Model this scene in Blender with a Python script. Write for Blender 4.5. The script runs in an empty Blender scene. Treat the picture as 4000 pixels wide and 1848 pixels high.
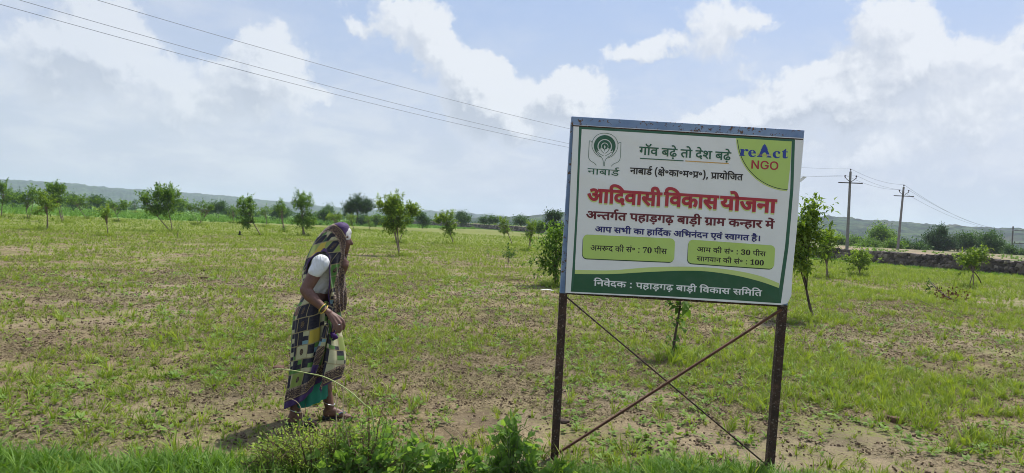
import bpy, math, random
import numpy as np
from mathutils import Vector, Matrix, geometry

random.seed(7); RNG = np.random.default_rng(11)
scene = bpy.context.scene
col = scene.collection

# ------------------------------------------------------------------ camera
CAM = np.array([0.0, 0.0, 1.5])
ROLL = math.radians(2.75)
PITCH = -math.atan(36 / 2702 * math.cos(ROLL))
_f = np.array([0, math.cos(PITCH), math.sin(PITCH)]); _r = np.array([1.0, 0, 0]); _u = np.cross(_r, _f)
CR = math.cos(ROLL) * _r + math.sin(ROLL) * _u
CU = -math.sin(ROLL) * _r + math.cos(ROLL) * _u
cam_data = bpy.data.cameras.new('camera'); cam = bpy.data.objects.new('camera', cam_data); col.objects.link(cam)
M = Matrix.Identity(4)
for i in range(3):
    M[i][0], M[i][1], M[i][2], M[i][3] = CR[i], CU[i], -_f[i], CAM[i]
cam.matrix_world = M
cam_data.sensor_width = 36; cam_data.lens = 2702 / 4000 * 36
cam_data.clip_start = 0.05; cam_data.clip_end = 20000
scene.camera = cam

# ------------------------------------------------------------------ light
SUN_DIR = Vector((0.33, 0.40, 1.0)).normalized()
SUN_EL = math.asin(SUN_DIR.z); SUN_AZ = math.atan2(SUN_DIR.x, SUN_DIR.y)
sd = bpy.data.lights.new('sun', 'SUN'); sd.energy = 3.6; sd.angle = math.radians(1.2); sd.color = (1.0, 0.955, 0.88)
so = bpy.data.objects.new('sun', sd); col.objects.link(so)
so.rotation_euler = (-SUN_DIR).to_track_quat('-Z', 'Y').to_euler(); so.location = (20, 20, 60)
scene.view_settings.view_transform = 'Standard'; scene.view_settings.look = 'None'
scene.view_settings.gamma = 1.0; scene.view_settings.use_curve_mapping = False
scene.view_settings.exposure = 0.55
scene.cycles.filter_width = 0.95; scene.cycles.max_bounces = 8; scene.cycles.volume_bounces = 1; scene.cycles.transparent_max_bounces = 8

def ray(px, py):
    """direction through a point of the 2576 x 1190 view of the photograph"""
    x, y = px / 0.644, py / 0.644
    return _f + (x - 2000) / 2702 * CR - (y - 924) / 2702 * CU
def at(px, py, depth):
    r = ray(px, py); return CAM + r * (depth / r[1])

# ------------------------------------------------------------------ sky: NISHITA plus cumulus built from directions
world = bpy.data.worlds.new('World'); scene.world = world; world.use_nodes = True
wt = world.node_tree; wt.nodes.clear()
def N(t, kind, **k):
    n = t.nodes.new(kind)
    for a, v in k.items():
        if a == 'inp':
            for i, x in v.items(): n.inputs[i].default_value = x
        else: setattr(n, a, v)
    return n
def math_(t, op, a=None, b=None, c=None, clamp=False):
    n = t.nodes.new('ShaderNodeMath'); n.operation = op; n.use_clamp = clamp
    for i, v in enumerate((a, b, c)):
        if v is None: continue
        if isinstance(v, (int, float)): n.inputs[i].default_value = v
        else: t.links.new(v, n.inputs[i])
    return n.outputs[0]
def maprange(t, v, a, b, c, d, smooth=True):
    n = t.nodes.new('ShaderNodeMapRange'); n.interpolation_type = 'SMOOTHSTEP' if smooth else 'LINEAR'
    t.links.new(v, n.inputs[0])
    for i, x in zip((1, 2, 3, 4), (a, b, c, d)): n.inputs[i].default_value = x
    return n.outputs[0]
def mixc(t, fac, a, b):
    n = t.nodes.new('ShaderNodeMix'); n.data_type = 'RGBA'; n.clamp_factor = True
    for s, v in ((0, fac), (6, a), (7, b)):
        if isinstance(v, (int, float)): n.inputs[s].default_value = v
        elif isinstance(v, tuple): n.inputs[s].default_value = v if len(v) == 4 else v + (1,)
        else: t.links.new(v, n.inputs[s])
    return n.outputs[2]

# cloud masses: centre and radii in the photograph's view, weight (minus = clear blue gap)
BLOBS = [(890, 48, 130, 42, .55), (1010, 32, 130, 55, .7), (1085, 105, 100, 70, .7), (1160, 165, 90, 60, .6),
 (1235, 205, 105, 90, .9), (1290, 260, 95, 90, .8), (1200, 290, 110, 65, .8), (1270, 325, 110, 40, .6), (1490, 215, 115, 75, .8), (1420, 255, 90, 60, .6),
 (1650, 118, 135, 40, .85), (1560, 122, 65, 26, .6), (1790, 38, 160, 55, .55), (1870, 70, 60, 25, .3),
 (2240, 90, 130, 70, .6), (2020, 208, 150, 60, .6), (2430, 140, 120, 70, .45), (2540, 160, 150, 110, .55), (2230, 200, 170, 80, .6), (2180, 30, 220, 50, .45),
 (1800, 298, 170, 45, .85), (2050, 285, 170, 50, .75), (2350, 330, 280, 80, .6), (2180, 390, 120, 45, .5),
 (285, 65, 80, 75, .9), (200, 125, 95, 55, .7), (50, 110, 110, 80, .7), (300, 190, 160, 70, .7), (690, 115, 60, 90, .9),
 (570, 185, 100, 60, .5), (720, 215, 150, 65, .6), (480, 295, 85, 60, .85), (140, 250, 90, 55, .6), (620, 270, 120, 50, .4), (790, 130, 60, 30, .35),
 (460, 60, 120, 70, -.35), (640, 20, 170, 55, -.4), (820, 160, 110, 60, -.3), (1420, 90, 190, 90, -.45), (1640, 210, 190, 75, -.45), (980, 190, 120, 90, -.25),
 (2020, 90, 100, 70, -.55), (2450, 35, 70, 55, -.5), (2300, 250, 120, 40, -.25), (2120, 330, 160, 30, -.3), (1250, 90, 100, 70, -.3)]
cg = bpy.data.node_groups.new('cloud_density', 'ShaderNodeTree')
cg.interface.new_socket('Vector', in_out='INPUT', socket_type='NodeSocketVector')
cg.interface.new_socket('Density', in_out='OUTPUT', socket_type='NodeSocketFloat')
gi = cg.nodes.new('NodeGroupInput'); go_ = cg.nodes.new('NodeGroupOutput')
def fbm(vec, scale, detail, rough, dist=0.0):
    n = N(cg, 'ShaderNodeTexNoise', inp={'Scale': scale, 'Detail': detail, 'Roughness': rough, 'Distortion': dist})
    cg.links.new(vec, n.inputs['Vector']); return n.outputs['Fac']
# the direction is warped before the masses are placed, so no outline stays an ellipse
wn = N(cg, 'ShaderNodeTexNoise', inp={'Scale': 15.0, 'Detail': 6.0, 'Roughness': 0.6}); cg.links.new(gi.outputs[0], wn.inputs['Vector'])
sb = N(cg, 'ShaderNodeVectorMath', operation='SUBTRACT'); cg.links.new(wn.outputs['Color'], sb.inputs[0]); sb.inputs[1].default_value = (.5, .5, .5)
sc_ = N(cg, 'ShaderNodeVectorMath', operation='SCALE'); cg.links.new(sb.outputs[0], sc_.inputs[0]); sc_.inputs['Scale'].default_value = 0.085
ad = N(cg, 'ShaderNodeVectorMath', operation='ADD'); cg.links.new(gi.outputs[0], ad.inputs[0]); cg.links.new(sc_.outputs[0], ad.inputs[1])
total = None
for (bx, by, rx, ry, w) in BLOBS:
    d = Vector(ray(bx, by)).normalized(); right = Vector((d.y, -d.x, 0)).normalized(); up = right.cross(d)
    s1 = N(cg, 'ShaderNodeVectorMath', operation='SUBTRACT'); cg.links.new(ad.outputs[0], s1.inputs[0]); s1.inputs[1].default_value = d
    a = N(cg, 'ShaderNodeVectorMath', operation='DOT_PRODUCT'); cg.links.new(s1.outputs[0], a.inputs[0]); a.inputs[1].default_value = right * (1740 / rx / .80)
    b = N(cg, 'ShaderNodeVectorMath', operation='DOT_PRODUCT'); cg.links.new(s1.outputs[0], b.inputs[0]); b.inputs[1].default_value = up * (1740 / ry / .84)
    q = math_(cg, 'ADD', math_(cg, 'MULTIPLY', a.outputs['Value'], a.outputs['Value']), math_(cg, 'MULTIPLY', b.outputs['Value'], b.outputs['Value']))
    # the mirror direction (behind the camera) is far away in this measure
    g = math_(cg, 'MULTIPLY', math_(cg, 'EXPONENT', math_(cg, 'MULTIPLY', q, -0.8)), w * 1.0)
    total = g if total is None else math_(cg, 'ADD', total, g)
n1 = fbm(gi.outputs[0], 3.2, 3, .5)
n2 = fbm(gi.outputs[0], 9.0, 12, .66, .2)
body = math_(cg, 'ADD', total, math_(cg, 'MULTIPLY', math_(cg, 'SUBTRACT', n1, .5), .9))
# billows: smooth cells of three sizes
bil = None
for s, w in ((14, .34), (34, .24), (80, .13)):
    v = N(cg, 'ShaderNodeTexVoronoi', feature='F1', inp={'Scale': s}); cg.links.new(ad.outputs[0], v.inputs['Vector'])
    x = math_(cg, 'MULTIPLY', math_(cg, 'SUBTRACT', .45, v.outputs['Distance']), w * 1.3)
    bil = x if bil is None else math_(cg, 'ADD', bil, x)
dens = math_(cg, 'ADD', body, math_(cg, 'ADD', bil, math_(cg, 'MULTIPLY', math_(cg, 'SUBTRACT', n2, .5), 1.5)))
cg.links.new(dens, go_.inputs[0])

tc = wt.nodes.new('ShaderNodeTexCoord')
nrm = N(wt, 'ShaderNodeVectorMath', operation='NORMALIZE'); wt.links.new(tc.outputs['Generated'], nrm.inputs[0])
def dens_at(off):
    a = N(wt, 'ShaderNodeVectorMath', operation='ADD'); wt.links.new(nrm.outputs[0], a.inputs[0]); a.inputs[1].default_value = off
    g = wt.nodes.new('ShaderNodeGroup'); g.node_tree = cg; wt.links.new(a.outputs[0], g.inputs[0]); return g.outputs[0]
d0 = dens_at((0, 0, 0)); d1 = dens_at((0.007, 0, 0.011)); d2 = dens_at((0.022, 0, 0.038))
sky = N(wt, 'ShaderNodeTexSky', sky_type='NISHITA', sun_disc=False)
sky.sun_elevation = SUN_EL; sky.sun_rotation = SUN_AZ; sky.altitude = 200; sky.air_density = 1.0; sky.dust_density = 2.0; sky.ozone_density = 1.6
sep = wt.nodes.new('ShaderNodeSeparateXYZ'); wt.links.new(nrm.outputs[0], sep.inputs[0])
K = 0.94
veil = (4.55 * K, 4.85 * K, 5.65 * K)
base = mixc(wt, .6, sky.outputs[0], (2.9 * K, 3.85 * K, 5.9 * K))
# thin bright veil thickening to the horizon and to the left
elf = maprange(wt, sep.outputs['Z'], .02, .34, .97, .05)
lef = maprange(wt, sep.outputs['X'], -.62, .02, .55, 0.0)
vn = N(wt, 'ShaderNodeTexNoise', inp={'Scale': 4.0, 'Detail': 6.0, 'Roughness': .6, 'Distortion': .5}); wt.links.new(nrm.outputs[0], vn.inputs['Vector'])
vf = math_(wt, 'MULTIPLY', math_(wt, 'MAXIMUM', elf, lef), math_(wt, 'ADD', .72, math_(wt, 'MULTIPLY', vn.outputs['Fac'], .5)), clamp=True)
c0 = mixc(wt, vf, base, veil)
vd = N(wt, 'ShaderNodeTexNoise', inp={'Scale': 8.0, 'Detail': 8.0, 'Roughness': .62, 'Distortion': .3}); vmap = N(wt, 'ShaderNodeMapping'); vmap.inputs['Scale'].default_value = (1, 1, 2.2); wt.links.new(nrm.outputs[0], vmap.inputs['Vector']); wt.links.new(vmap.outputs[0], vd.inputs['Vector'])
c0 = mixc(wt, math_(wt, 'MULTIPLY', maprange(wt, vd.outputs['Fac'], .42, .66, 0, .95), vf), c0, (5.5 * K, 5.8 * K, 6.3 * K))
c0 = mixc(wt, math_(wt, 'MULTIPLY', maprange(wt, vd.outputs['Fac'], .50, .34, 0, .6), vf), c0, (4.1 * K, 4.65 * K, 5.5 * K))
alpha = maprange(wt, d0, .15, .54, 0, 1)
lit = maprange(wt, math_(wt, 'SUBTRACT', d0, math_(wt, 'ADD', math_(wt, 'MULTIPLY', d1, .6), math_(wt, 'MULTIPLY', d2, .4))), -.20, .26, 0, 1, smooth=False)
thick = maprange(wt, d0, .32, 1.1, 0, 1)
shade_c = mixc(wt, thick, (4.7 * K, 5.1 * K, 5.85 * K), (3.75 * K, 4.15 * K, 4.9 * K))
cloud_c = mixc(wt, lit, shade_c, (6.1 * K, 6.35 * K, 6.75 * K))
# low clouds drown in the veil
keep = maprange(wt, sep.outputs['Z'], .01, .17, .16, 1.0)
keep = math_(wt, 'MULTIPLY', keep, maprange(wt, sep.outputs['X'], -.6, -.1, .70, .97))
fin = mixc(wt, math_(wt, 'MULTIPLY', alpha, keep), c0, cloud_c)
bg = N(wt, 'ShaderNodeBackground'); bg.inputs['Strength'].default_value = 0.1; wt.links.new(fin, bg.inputs['Color'])
world.cycles.sampling_method = 'MANUAL'; world.cycles.sample_map_resolution = 256
wo = wt.nodes.new('ShaderNodeOutputWorld'); wt.links.new(bg.outputs[0], wo.inputs['Surface'])

# ------------------------------------------------------------------ helpers
def tag(o, label=None, cat=None, group=None, kind=None):
    if label: o['label'] = label
    if cat: o['category'] = cat
    if group: o['group'] = group
    if kind: o['kind'] = kind
    return o
def mesh_obj(name, V, F, mat=None, parent=None, smooth=False, mats=None, fm=None):
    me = bpy.data.meshes.new(name)
    V = np.asarray(V, dtype=np.float32)
    if isinstance(F, np.ndarray):
        n, k = F.shape
        me.vertices.add(len(V)); me.vertices.foreach_set('co', V.ravel())
        me.loops.add(n * k); me.loops.foreach_set('vertex_index', F.astype(np.int32).ravel())
        me.polygons.add(n); me.polygons.foreach_set('loop_start', np.arange(0, n * k, k, dtype=np.int32))
        me.polygons.foreach_set('loop_total', np.full(n, k, dtype=np.int32)); me.update(calc_edges=True)
    else:
        me.from_pydata([tuple(v) for v in V.tolist()], [], F); me.update()
    for m in ([mat] if mat else []) + (mats or []): me.materials.append(m)
    if fm is not None: me.polygons.foreach_set('material_index', np.asarray(fm, dtype=np.int32))
    if smooth: me.polygons.foreach_set('use_smooth', np.ones(len(me.polygons), dtype=bool))
    o = bpy.data.objects.new(name, me); col.objects.link(o)
    if parent is not None: o.parent = parent
    return o
def empty(name, loc=(0, 0, 0), rz=0):
    o = bpy.data.objects.new(name, None); col.objects.link(o); o.location = loc; o.rotation_euler = (0, 0, rz); o.empty_display_size = .2
    return o
class MB:
    def __init__(s): s.V = []; s.F = []
    def add(s, V, F):
        b = len(s.V); s.V += [tuple(map(float, v)) for v in V]; s.F += [tuple(i + b for i in f) for f in F]
    def tube(s, pts, rad, n=6, cap=True):
        pts = [Vector(p) for p in pts]; m = len(pts); rings = []
        if not hasattr(rad, '__len__'): rad = [rad] * m
        ref = None
        for i, p in enumerate(pts):
            t = (pts[min(i + 1, m - 1)] - pts[max(i - 1, 0)]).normalized()
            if ref is None: ref = Vector((1, 0, 0)) if abs(t.x) < .8 else Vector((0, 1, 0))
            a = (ref - t * ref.dot(t)).normalized(); b = t.cross(a); ref = a
            rings.append([p + (a * math.cos(q * 2 * math.pi / n) + b * math.sin(q * 2 * math.pi / n)) * rad[i] for q in range(n)])
        V = [v for r in rings for v in r]; F = []
        for i in range(m - 1):
            for q in range(n):
                F.append((i * n + q, i * n + (q + 1) % n, (i + 1) * n + (q + 1) % n, (i + 1) * n + q))
        if cap: F += [tuple(range(n))[::-1], tuple((m - 1) * n + q for q in range(n))]
        s.add(V, F)
    def box(s, c, size, R=None):
        x, y, z = (q / 2 for q in size)
        V = [Vector((a, b, d)) for a in (-x, x) for b in (-y, y) for d in (-z, z)]
        if R is not None: V = [R @ v for v in V]
        V = [v + Vector(c) for v in V]
        s.add(V, [(0, 1, 3, 2), (4, 6, 7, 5), (0, 4, 5, 1), (2, 3, 7, 6), (0, 2, 6, 4), (1, 5, 7, 3)])
    def grid(s, rows):
        n = len(rows[0]); V = [v for r in rows for v in r]
        s.add(V, [(i * n + j, i * n + j + 1, (i + 1) * n + j + 1, (i + 1) * n + j) for i in range(len(rows) - 1) for j in range(n - 1)])
    def build(s, name, mat, parent=None, smooth=False, bevel=0):
        o = mesh_obj(name, s.V, s.F, mat, parent, smooth)
        if bevel:
            b = o.modifiers.new('b', 'BEVEL'); b.width = bevel; b.segments = 2; b.limit_method = 'ANGLE'
        return o
def hash2(ix, iy, seed):
    h = (ix.astype(np.int64) * 374761393 + iy.astype(np.int64) * 668265263 + seed * 974634777) & 0xffffffff
    h = ((h ^ (h >> 13)) * 1274126177) & 0xffffffff
    return ((h ^ (h >> 16)) & 0xffff) / 65535.0
def vnoise(x, y, seed=0):
    x = np.asarray(x, float); y = np.asarray(y, float)
    ix = np.floor(x); iy = np.floor(y); fx = x - ix; fy = y - iy
    fx = fx * fx * (3 - 2 * fx); fy = fy * fy * (3 - 2 * fy)
    a = hash2(ix, iy, seed); b = hash2(ix + 1, iy, seed); c = hash2(ix, iy + 1, seed); d = hash2(ix + 1, iy + 1, seed)
    return (a * (1 - fx) + b * fx) * (1 - fy) + (c * (1 - fx) + d * fx) * fy
def fnoise(x, y, seed=0, oct=4, rough=.5):
    s = 0; a = 1; t = 0
    for i in range(oct): s = s + a * vnoise(x * 2 ** i + 17 * i, y * 2 ** i - 9 * i, seed + i); t += a; a *= rough
    return s / t

# ------------------------------------------------------------------ materials
def mat_new(name):
    m = bpy.data.materials.new(name); m.use_nodes = True; t = m.node_tree
    return m, t, t.nodes['Principled BSDF']
def noise_out(t, scale, detail=4, rough=.6, vec=None, dist=0, out='Fac'):
    n = N(t, 'ShaderNodeTexNoise', inp={'Scale': scale, 'Detail': detail, 'Roughness': rough, 'Distortion': dist})
    if vec is not None: t.links.new(vec, n.inputs['Vector'])
    return n.outputs[out]
def objco(t, which='Object'):
    return t.nodes.new('ShaderNodeTexCoord').outputs[which]
def poso(t):
    return t.nodes.new('ShaderNodeNewGeometry').outputs['Position']
def ramp(t, fac, stops, interp='LINEAR'):
    n = t.nodes.new('ShaderNodeValToRGB'); n.color_ramp.interpolation = interp; e = n.color_ramp.elements
    while len(e) < len(stops): e.new(.5)
    for k, (p, c) in enumerate(stops): e[k].position = p; e[k].color = c if len(c) == 4 else tuple(c) + (1,)
    t.links.new(fac, n.inputs[0]); return n.outputs[0]
def bump(t, b, h, strength=.4, dist=.01):
    n = N(t, 'ShaderNodeBump', inp={'Strength': strength, 'Distance': dist}); t.links.new(h, n.inputs['Height']); t.links.new(n.outputs[0], b.inputs['Normal'])
def simple(name, colr, rough=.7, var=.0, scale=8, bmp=0, spec=.3, metal=0):
    m, t, b = mat_new(name); b.inputs['Roughness'].default_value = rough; b.inputs['Specular IOR Level'].default_value = spec; b.inputs['Metallic'].default_value = metal
    if var:
        f = noise_out(t, scale, 5, .65, objco(t))
        t.links.new(ramp(t, f, [(.3, tuple(c * (1 - var) for c in colr)), (.7, tuple(min(1, c * (1 + var)) for c in colr))]), b.inputs['Base Color'])
        if bmp: bump(t, b, f, bmp, .01)
    else: b.inputs['Base Color'].default_value = tuple(colr) + (1,)
    return m
def foliage(name, dark, light, trans=.35, rough=.55, tint=(1.25, 1.3, .45), inst=False, spec=.18):
    m, t, b = mat_new(name)
    if inst: r = t.nodes.new('ShaderNodeObjectInfo').outputs['Random']
    else: r = t.nodes.new('ShaderNodeNewGeometry').outputs['Random Per Island']
    if inst:
        r2 = t.nodes.new('ShaderNodeNewGeometry').outputs['Random Per Island']
        r = math_(t, 'ADD', math_(t, 'MULTIPLY', r, .6), math_(t, 'MULTIPLY', r2, .4))
    mid = tuple((a + c) / 2 for a, c in zip(dark, light))
    c = ramp(t, r, [(0.0, dark), (.55, mid), (1.0, light)])
    t.links.new(c, b.inputs['Base Color']); b.inputs['Roughness'].default_value = rough; b.inputs['Specular IOR Level'].default_value = spec
    tr = t.nodes.new('ShaderNodeBsdfTranslucent')
    mm = t.nodes.new('ShaderNodeMix'); mm.data_type = 'RGBA'; mm.blend_type = 'MULTIPLY'; mm.inputs[0].default_value = 1; t.links.new(c, mm.inputs[6]); mm.inputs[7].default_value = tint + (1,)
    t.links.new(mm.outputs[2], tr.inputs['Color'])
    mx = t.nodes.new('ShaderNodeMixShader'); mx.inputs[0].default_value = trans
    t.links.new(b.outputs[0], mx.inputs[1]); t.links.new(tr.outputs[0], mx.inputs[2])
    t.links.new(mx.outputs[0], t.nodes['Material Output'].inputs['Surface'])
    return m
# ------------------------------------------------------------------ ground
def ground_h(x, y):
    x = np.asarray(x, float); y = np.asarray(y, float); r = np.hypot(x, y)
    rise = 0.0045 * np.clip(r - 95, 0, 500)
    und = (fnoise(x * .35, y * .35, 3, 3) - .5) * .07 * np.clip((r - 6) / 6, 0, 1) * np.clip(40 / np.maximum(r, 1), .3, 1)
    und += (fnoise(x * 2.2, y * 2.2, 5, 3) - .5) * .018 * np.clip(20 / np.maximum(r, 1), 0, 1)
    return rise + und
def on_ground(px, py):
    """where the view through (px,py) meets the field"""
    r = ray(px, py); d = 3.0
    prev = None
    while d < 400:
        P = CAM + r * d / r[1]; g = float(ground_h(P[0], P[1]))
        if P[2] <= g: break
        d *= 1.004
    return np.array([P[0], P[1], g]), d
LUSH = lambda x, y: (y - (92 + (x + 60) * 1.0 - 5) * 1.0)   # bright unploughed grass lies beyond this line
def lush_edge(x):
    return np.interp(x, [-200, -70, -46, -36, -20, 0, 10], [70, 84, 108, 128, 165, 235, 300]) + (fnoise(x * .15, x * 0, 9, 2) - .5) * 7

radii = np.concatenate([[0], np.geomspace(.6, 60, 190), np.geomspace(62, 4300, 80)])
ang = np.concatenate([np.linspace(-48, 48, 300), np.linspace(52, 308, 50)]) * math.pi / 180
na = len(ang)
GX = radii[1:, None] * np.sin(ang)[None]; GY = radii[1:, None] * np.cos(ang)[None]
GZ = ground_h(GX, GY)
V = np.stack([GX.ravel(), GY.ravel(), GZ.ravel()], 1); nr = len(radii) - 1
V = np.vstack([V, [[0, 0, float(ground_h(0, 0))]]])
I, J = np.meshgrid(np.arange(nr - 1), np.arange(na), indexing='ij'); J2 = (J + 1) % na
F = np.stack([I * na + J, I * na + J2, (I + 1) * na + J2, (I + 1) * na + J], -1).reshape(-1, 4)
F = F[:, ::-1]
c = len(V) - 1
faces = F.tolist() + [(j, c, (j + 1) % na) for j in range(na)]

m, t, b = mat_new('field_soil'); P = poso(t)
n_big = noise_out(t, .22, 4, .6, P); n_mid = noise_out(t, 1.6, 6, .65, P); n_fin = noise_out(t, 26, 6, .7, P); n_grit = noise_out(t, 120, 3, .7, P)
soil = ramp(t, math_(t, 'ADD', math_(t, 'MULTIPLY', n_mid, .55), math_(t, 'MULTIPLY', n_fin, .45)),
            [(.30, (.10, .065, .043)), (.44, (.17, .13, .075)), (.56, (.32, .255, .145)), (.72, (.43, .35, .205))])
soil = mixc(t, maprange(t, n_grit, .53, .64, 0, .85), soil, (.07, .045, .032))
soil = mixc(t, maprange(t, n_big, .42, .62, 0, .35), soil, (.34, .285, .215))
sx = t.nodes.new('ShaderNodeSeparateXYZ'); t.links.new(P, sx.inputs[0])
ln = N(t, 'ShaderNodeVectorMath', operation='LENGTH'); t.links.new(P, ln.inputs[0]); dist = ln.outputs['Value']
gn = noise_out(t, .55, 7, .68, P)
g1 = math_(t, 'ADD', gn, maprange(t, dist, 10, 70, 0, .16, False))
gm = maprange(t, g1, .47, .63, 0, 1)
gm = math_(t, 'MULTIPLY', gm, maprange(t, math_(t, 'ADD', n_fin, maprange(t, dist, 15, 60, 0, .16, False)), .42, .58, 0, .9))
grass_c = ramp(t, n_mid, [(.3, (.12, .155, .032)), (.7, (.22, .25, .06))])
near_c = mixc(t, gm, soil, grass_c)
# unploughed field beyond the orchard
at_ = N(t, 'ShaderNodeAttribute', attribute_name='lush')
lush_c = ramp(t, noise_out(t, .35, 6, .7, P), [(.3, (.08, .17, .03)), (.7, (.17, .28, .05))])
t.links.new(mixc(t, at_.outputs['Fac'], near_c, lush_c), b.inputs['Base Color'])
b.inputs['Roughness'].default_value = .95; b.inputs['Specular IOR Level'].default_value = .1
bump(t, b, math_(t, 'ADD', math_(t, 'MULTIPLY', n_fin, .7), math_(t, 'MULTIPLY', n_grit, .35)), .9, .03)
ground = mesh_obj('ground', V, faces, m, smooth=True); ground['kind'] = 'structure'
lu = np.clip((V[:, 1] - lush_edge(V[:, 0])) / 3, 0, 1) * (V[:, 1] > 20)
a = ground.data.attributes.new('lush', 'FLOAT', 'POINT'); a.data.foreach_set('value', lu.astype(np.float32))

# ------------------------------------------------------------------ raised ground behind the dry stone wall
WALL = np.array([(34, 22), (32.6, 32), (30, 41), (26.9, 57), (21.5, 85), (15, 118), (4, 175), (-14, 225), (-46, 290)], float)
def wall_pt(s):
    seg = np.hypot(*np.diff(WALL, axis=0).T); cum = np.concatenate([[0], np.cumsum(seg)])
    return np.array([np.interp(s, cum, WALL[:, 0]), np.interp(s, cum, WALL[:, 1])]).T, cum[-1]
_, WLEN = wall_pt(0)
ss = np.linspace(0, WLEN, 240); C, _ = wall_pt(ss); T = np.gradient(C, axis=0); T /= np.hypot(T[:, 0], T[:, 1])[:, None]
Nrm = np.stack([T[:, 1], -T[:, 0]], 1)          # to the right of the run = behind the wall
offs = np.array([.28, .3, .9, 2, 4, 6, 9, 12, 16, 22, 30, 45, 70, 110, 180, 300, 500])
X = C[:, None, 0] + Nrm[:, None, 0] * offs; Y = C[:, None, 1] + Nrm[:, None, 1] * offs
prof = np.interp(offs, [.28, .3, .9, 2, 6, 12, 22, 45, 110, 180, 500], [-.1, .62, .7, .74, .9, 1.02, .98, .8, .7, .6, .3])
Z = ground_h(X, Y) + prof[None] * (1 + .5 * np.clip((Y - 60) / 120, 0, 1)) + (fnoise(X * .5, Y * .5, 21, 3) - .5) * .16 * (offs > .5)
rows = np.stack([X, Y, Z], -1)
V2 = rows.reshape(-1, 3); n = len(offs); I, J = np.meshgrid(np.arange(len(ss) - 1), np.arange(n - 1), indexing='ij')
F2 = np.stack([I * n + J, I * n + J + 1, (I + 1) * n + J + 1, (I + 1) * n + J], -1).reshape(-1, 4)
m, t, b = mat_new('terrace_soil'); P = poso(t)
f = noise_out(t, .8, 6, .7, P); g = noise_out(t, .12, 5, .6, P); fi = noise_out(t, 6, 5, .7, P)
cc = ramp(t, math_(t, 'ADD', math_(t, 'MULTIPLY', f, .5), math_(t, 'MULTIPLY', fi, .5)), [(.3, (.14, .10, .07)), (.5, (.30, .235, .165)), (.7, (.40, .33, .24))])
cc = mixc(t, maprange(t, g, .46, .6, 0, .85), cc, (.10, .16, .04))
t.links.new(cc, b.inputs['Base Color']); b.inputs['Roughness'].default_value = .95; b.inputs['Specular IOR Level'].default_value = .1
bump(t, b, fi, .8, .1)
terrace = mesh_obj('terrace_ground', V2, F2, m, smooth=True); terrace['kind'] = 'structure'
def terrace_h(x, y):
    d = np.hypot(C[:, 0] - x, C[:, 1] - y); k = int(np.argmin(d)); s = (x - C[k, 0]) * Nrm[k, 0] + (y - C[k, 1]) * Nrm[k, 1]
    g = float(ground_h(x, y))
    if s <= .3: return g
    return g + float(np.interp(s, offs, prof)) * (1 + .5 * min(max((y - 60) / 120, 0), 1))

# ------------------------------------------------------------------ forested hills
def hill(keys, D, depth, name, colr, seed, amp):
    xs = np.linspace(keys[0][0], keys[-1][0], 1300)
    tops = np.interp(xs, [k[0] for k in keys], [k[1] for k in keys])
    az = np.array([math.atan2(ray(x, y)[0], ray(x, y)[1]) for x, y in zip(xs, tops)])
    el = np.array([ray(x, y)[2] / math.hypot(ray(x, y)[0], ray(x, y)[1]) for x, y in zip(xs, tops)])
    nrow = 46; fr = np.linspace(0, 1, nrow)
    dists = D - depth + fr * depth * 1.5
    pr = np.where(fr < .667, np.sin(np.clip(fr / .667, 0, 1) * math.pi / 2) ** 1.15, np.cos((fr - .667) / .333 * math.pi / 2))
    crest = 1.5 + el * D
    X = dists[:, None] * np.sin(az)[None]; Y = dists[:, None] * np.cos(az)[None]
    Z = pr[:, None] * (crest[None] + 1.5) - 1.5 + amp * 1.5 * (fnoise(X / 20, Y / 16, seed, 3, .6) - .3) * np.clip(pr[:, None] * 4, 0, 1) + 14 * (fnoise(X / 170, Y / 170, seed + 9, 2) - .5) * np.sin(np.clip(fr / .667, 0, 1) * math.pi)[:, None]
    V = np.stack([X, Y, Z], -1).reshape(-1, 3); n = len(xs)
    I, J = np.meshgrid(np.arange(nrow - 1), np.arange(n - 1), indexing='ij')
    F = np.stack([I * n + J, I * n + J + 1, (I + 1) * n + J + 1, (I + 1) * n + J], -1).reshape(-1, 4)
    o = mesh_obj(name, V, F, colr, smooth=False); o['kind'] = 'structure'; return o
m, t, b = mat_new('hill_forest'); P = poso(t)
f = noise_out(t, .035, 7, .75, P); f2 = noise_out(t, .012, 4, .6, P)
cc = ramp(t, f, [(.42, (.003, .008, .006)), (.50, (.018, .038, .018)), (.60, (.065, .10, .04))])
cc = mixc(t, maprange(t, f2, .54, .68, 0, .35), cc, (.15, .14, .08))
t.links.new(cc, b.inputs['Base Color']); b.inputs['Roughness'].default_value = 1; b.inputs['Specular IOR Level'].default_value = 0
hill([(-500, 420), (-150, 445), (0, 456), (180, 466), (300, 478), (435, 486), (600, 500), (700, 511), (800, 521), (900, 529), (1000, 533), (1047, 534), (1142, 538), (1247, 546), (1323, 552), (1400, 556), (1500, 562)], 2600, 900, 'hills', m, 31, 9)
hill([(1150, 556), (1247, 553), (1323, 550), (1416, 542), (1500, 538), (1700, 540), (1900, 545), (2011, 549), (2089, 550), (2246, 564), (2372, 574), (2450, 577), (2576, 583), (2800, 590), (3100, 600)], 1300, 520, 'hills', m, 57, 7)

# ------------------------------------------------------------------ air
hz = MB(); hz.box((0, 0, 70), (9200, 9200, 150)); HAZE = hz
mh = bpy.data.materials.new('haze_air'); mh.use_nodes = True; t = mh.node_tree; t.nodes.clear()
pv = N(t, 'ShaderNodeVolumePrincipled', inp={'Density': 0.00027, 'Anisotropy': .2}); pv.inputs['Color'].default_value = (.74, .83, 1.0, 1)
om = t.nodes.new('ShaderNodeOutputMaterial'); t.links.new(pv.outputs[0], om.inputs['Volume'])
haze = hz.build('haze', mh); haze['kind'] = 'stuff'; tag(haze, 'pale blue summer haze filling the air over field and hills', 'haze')
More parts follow.
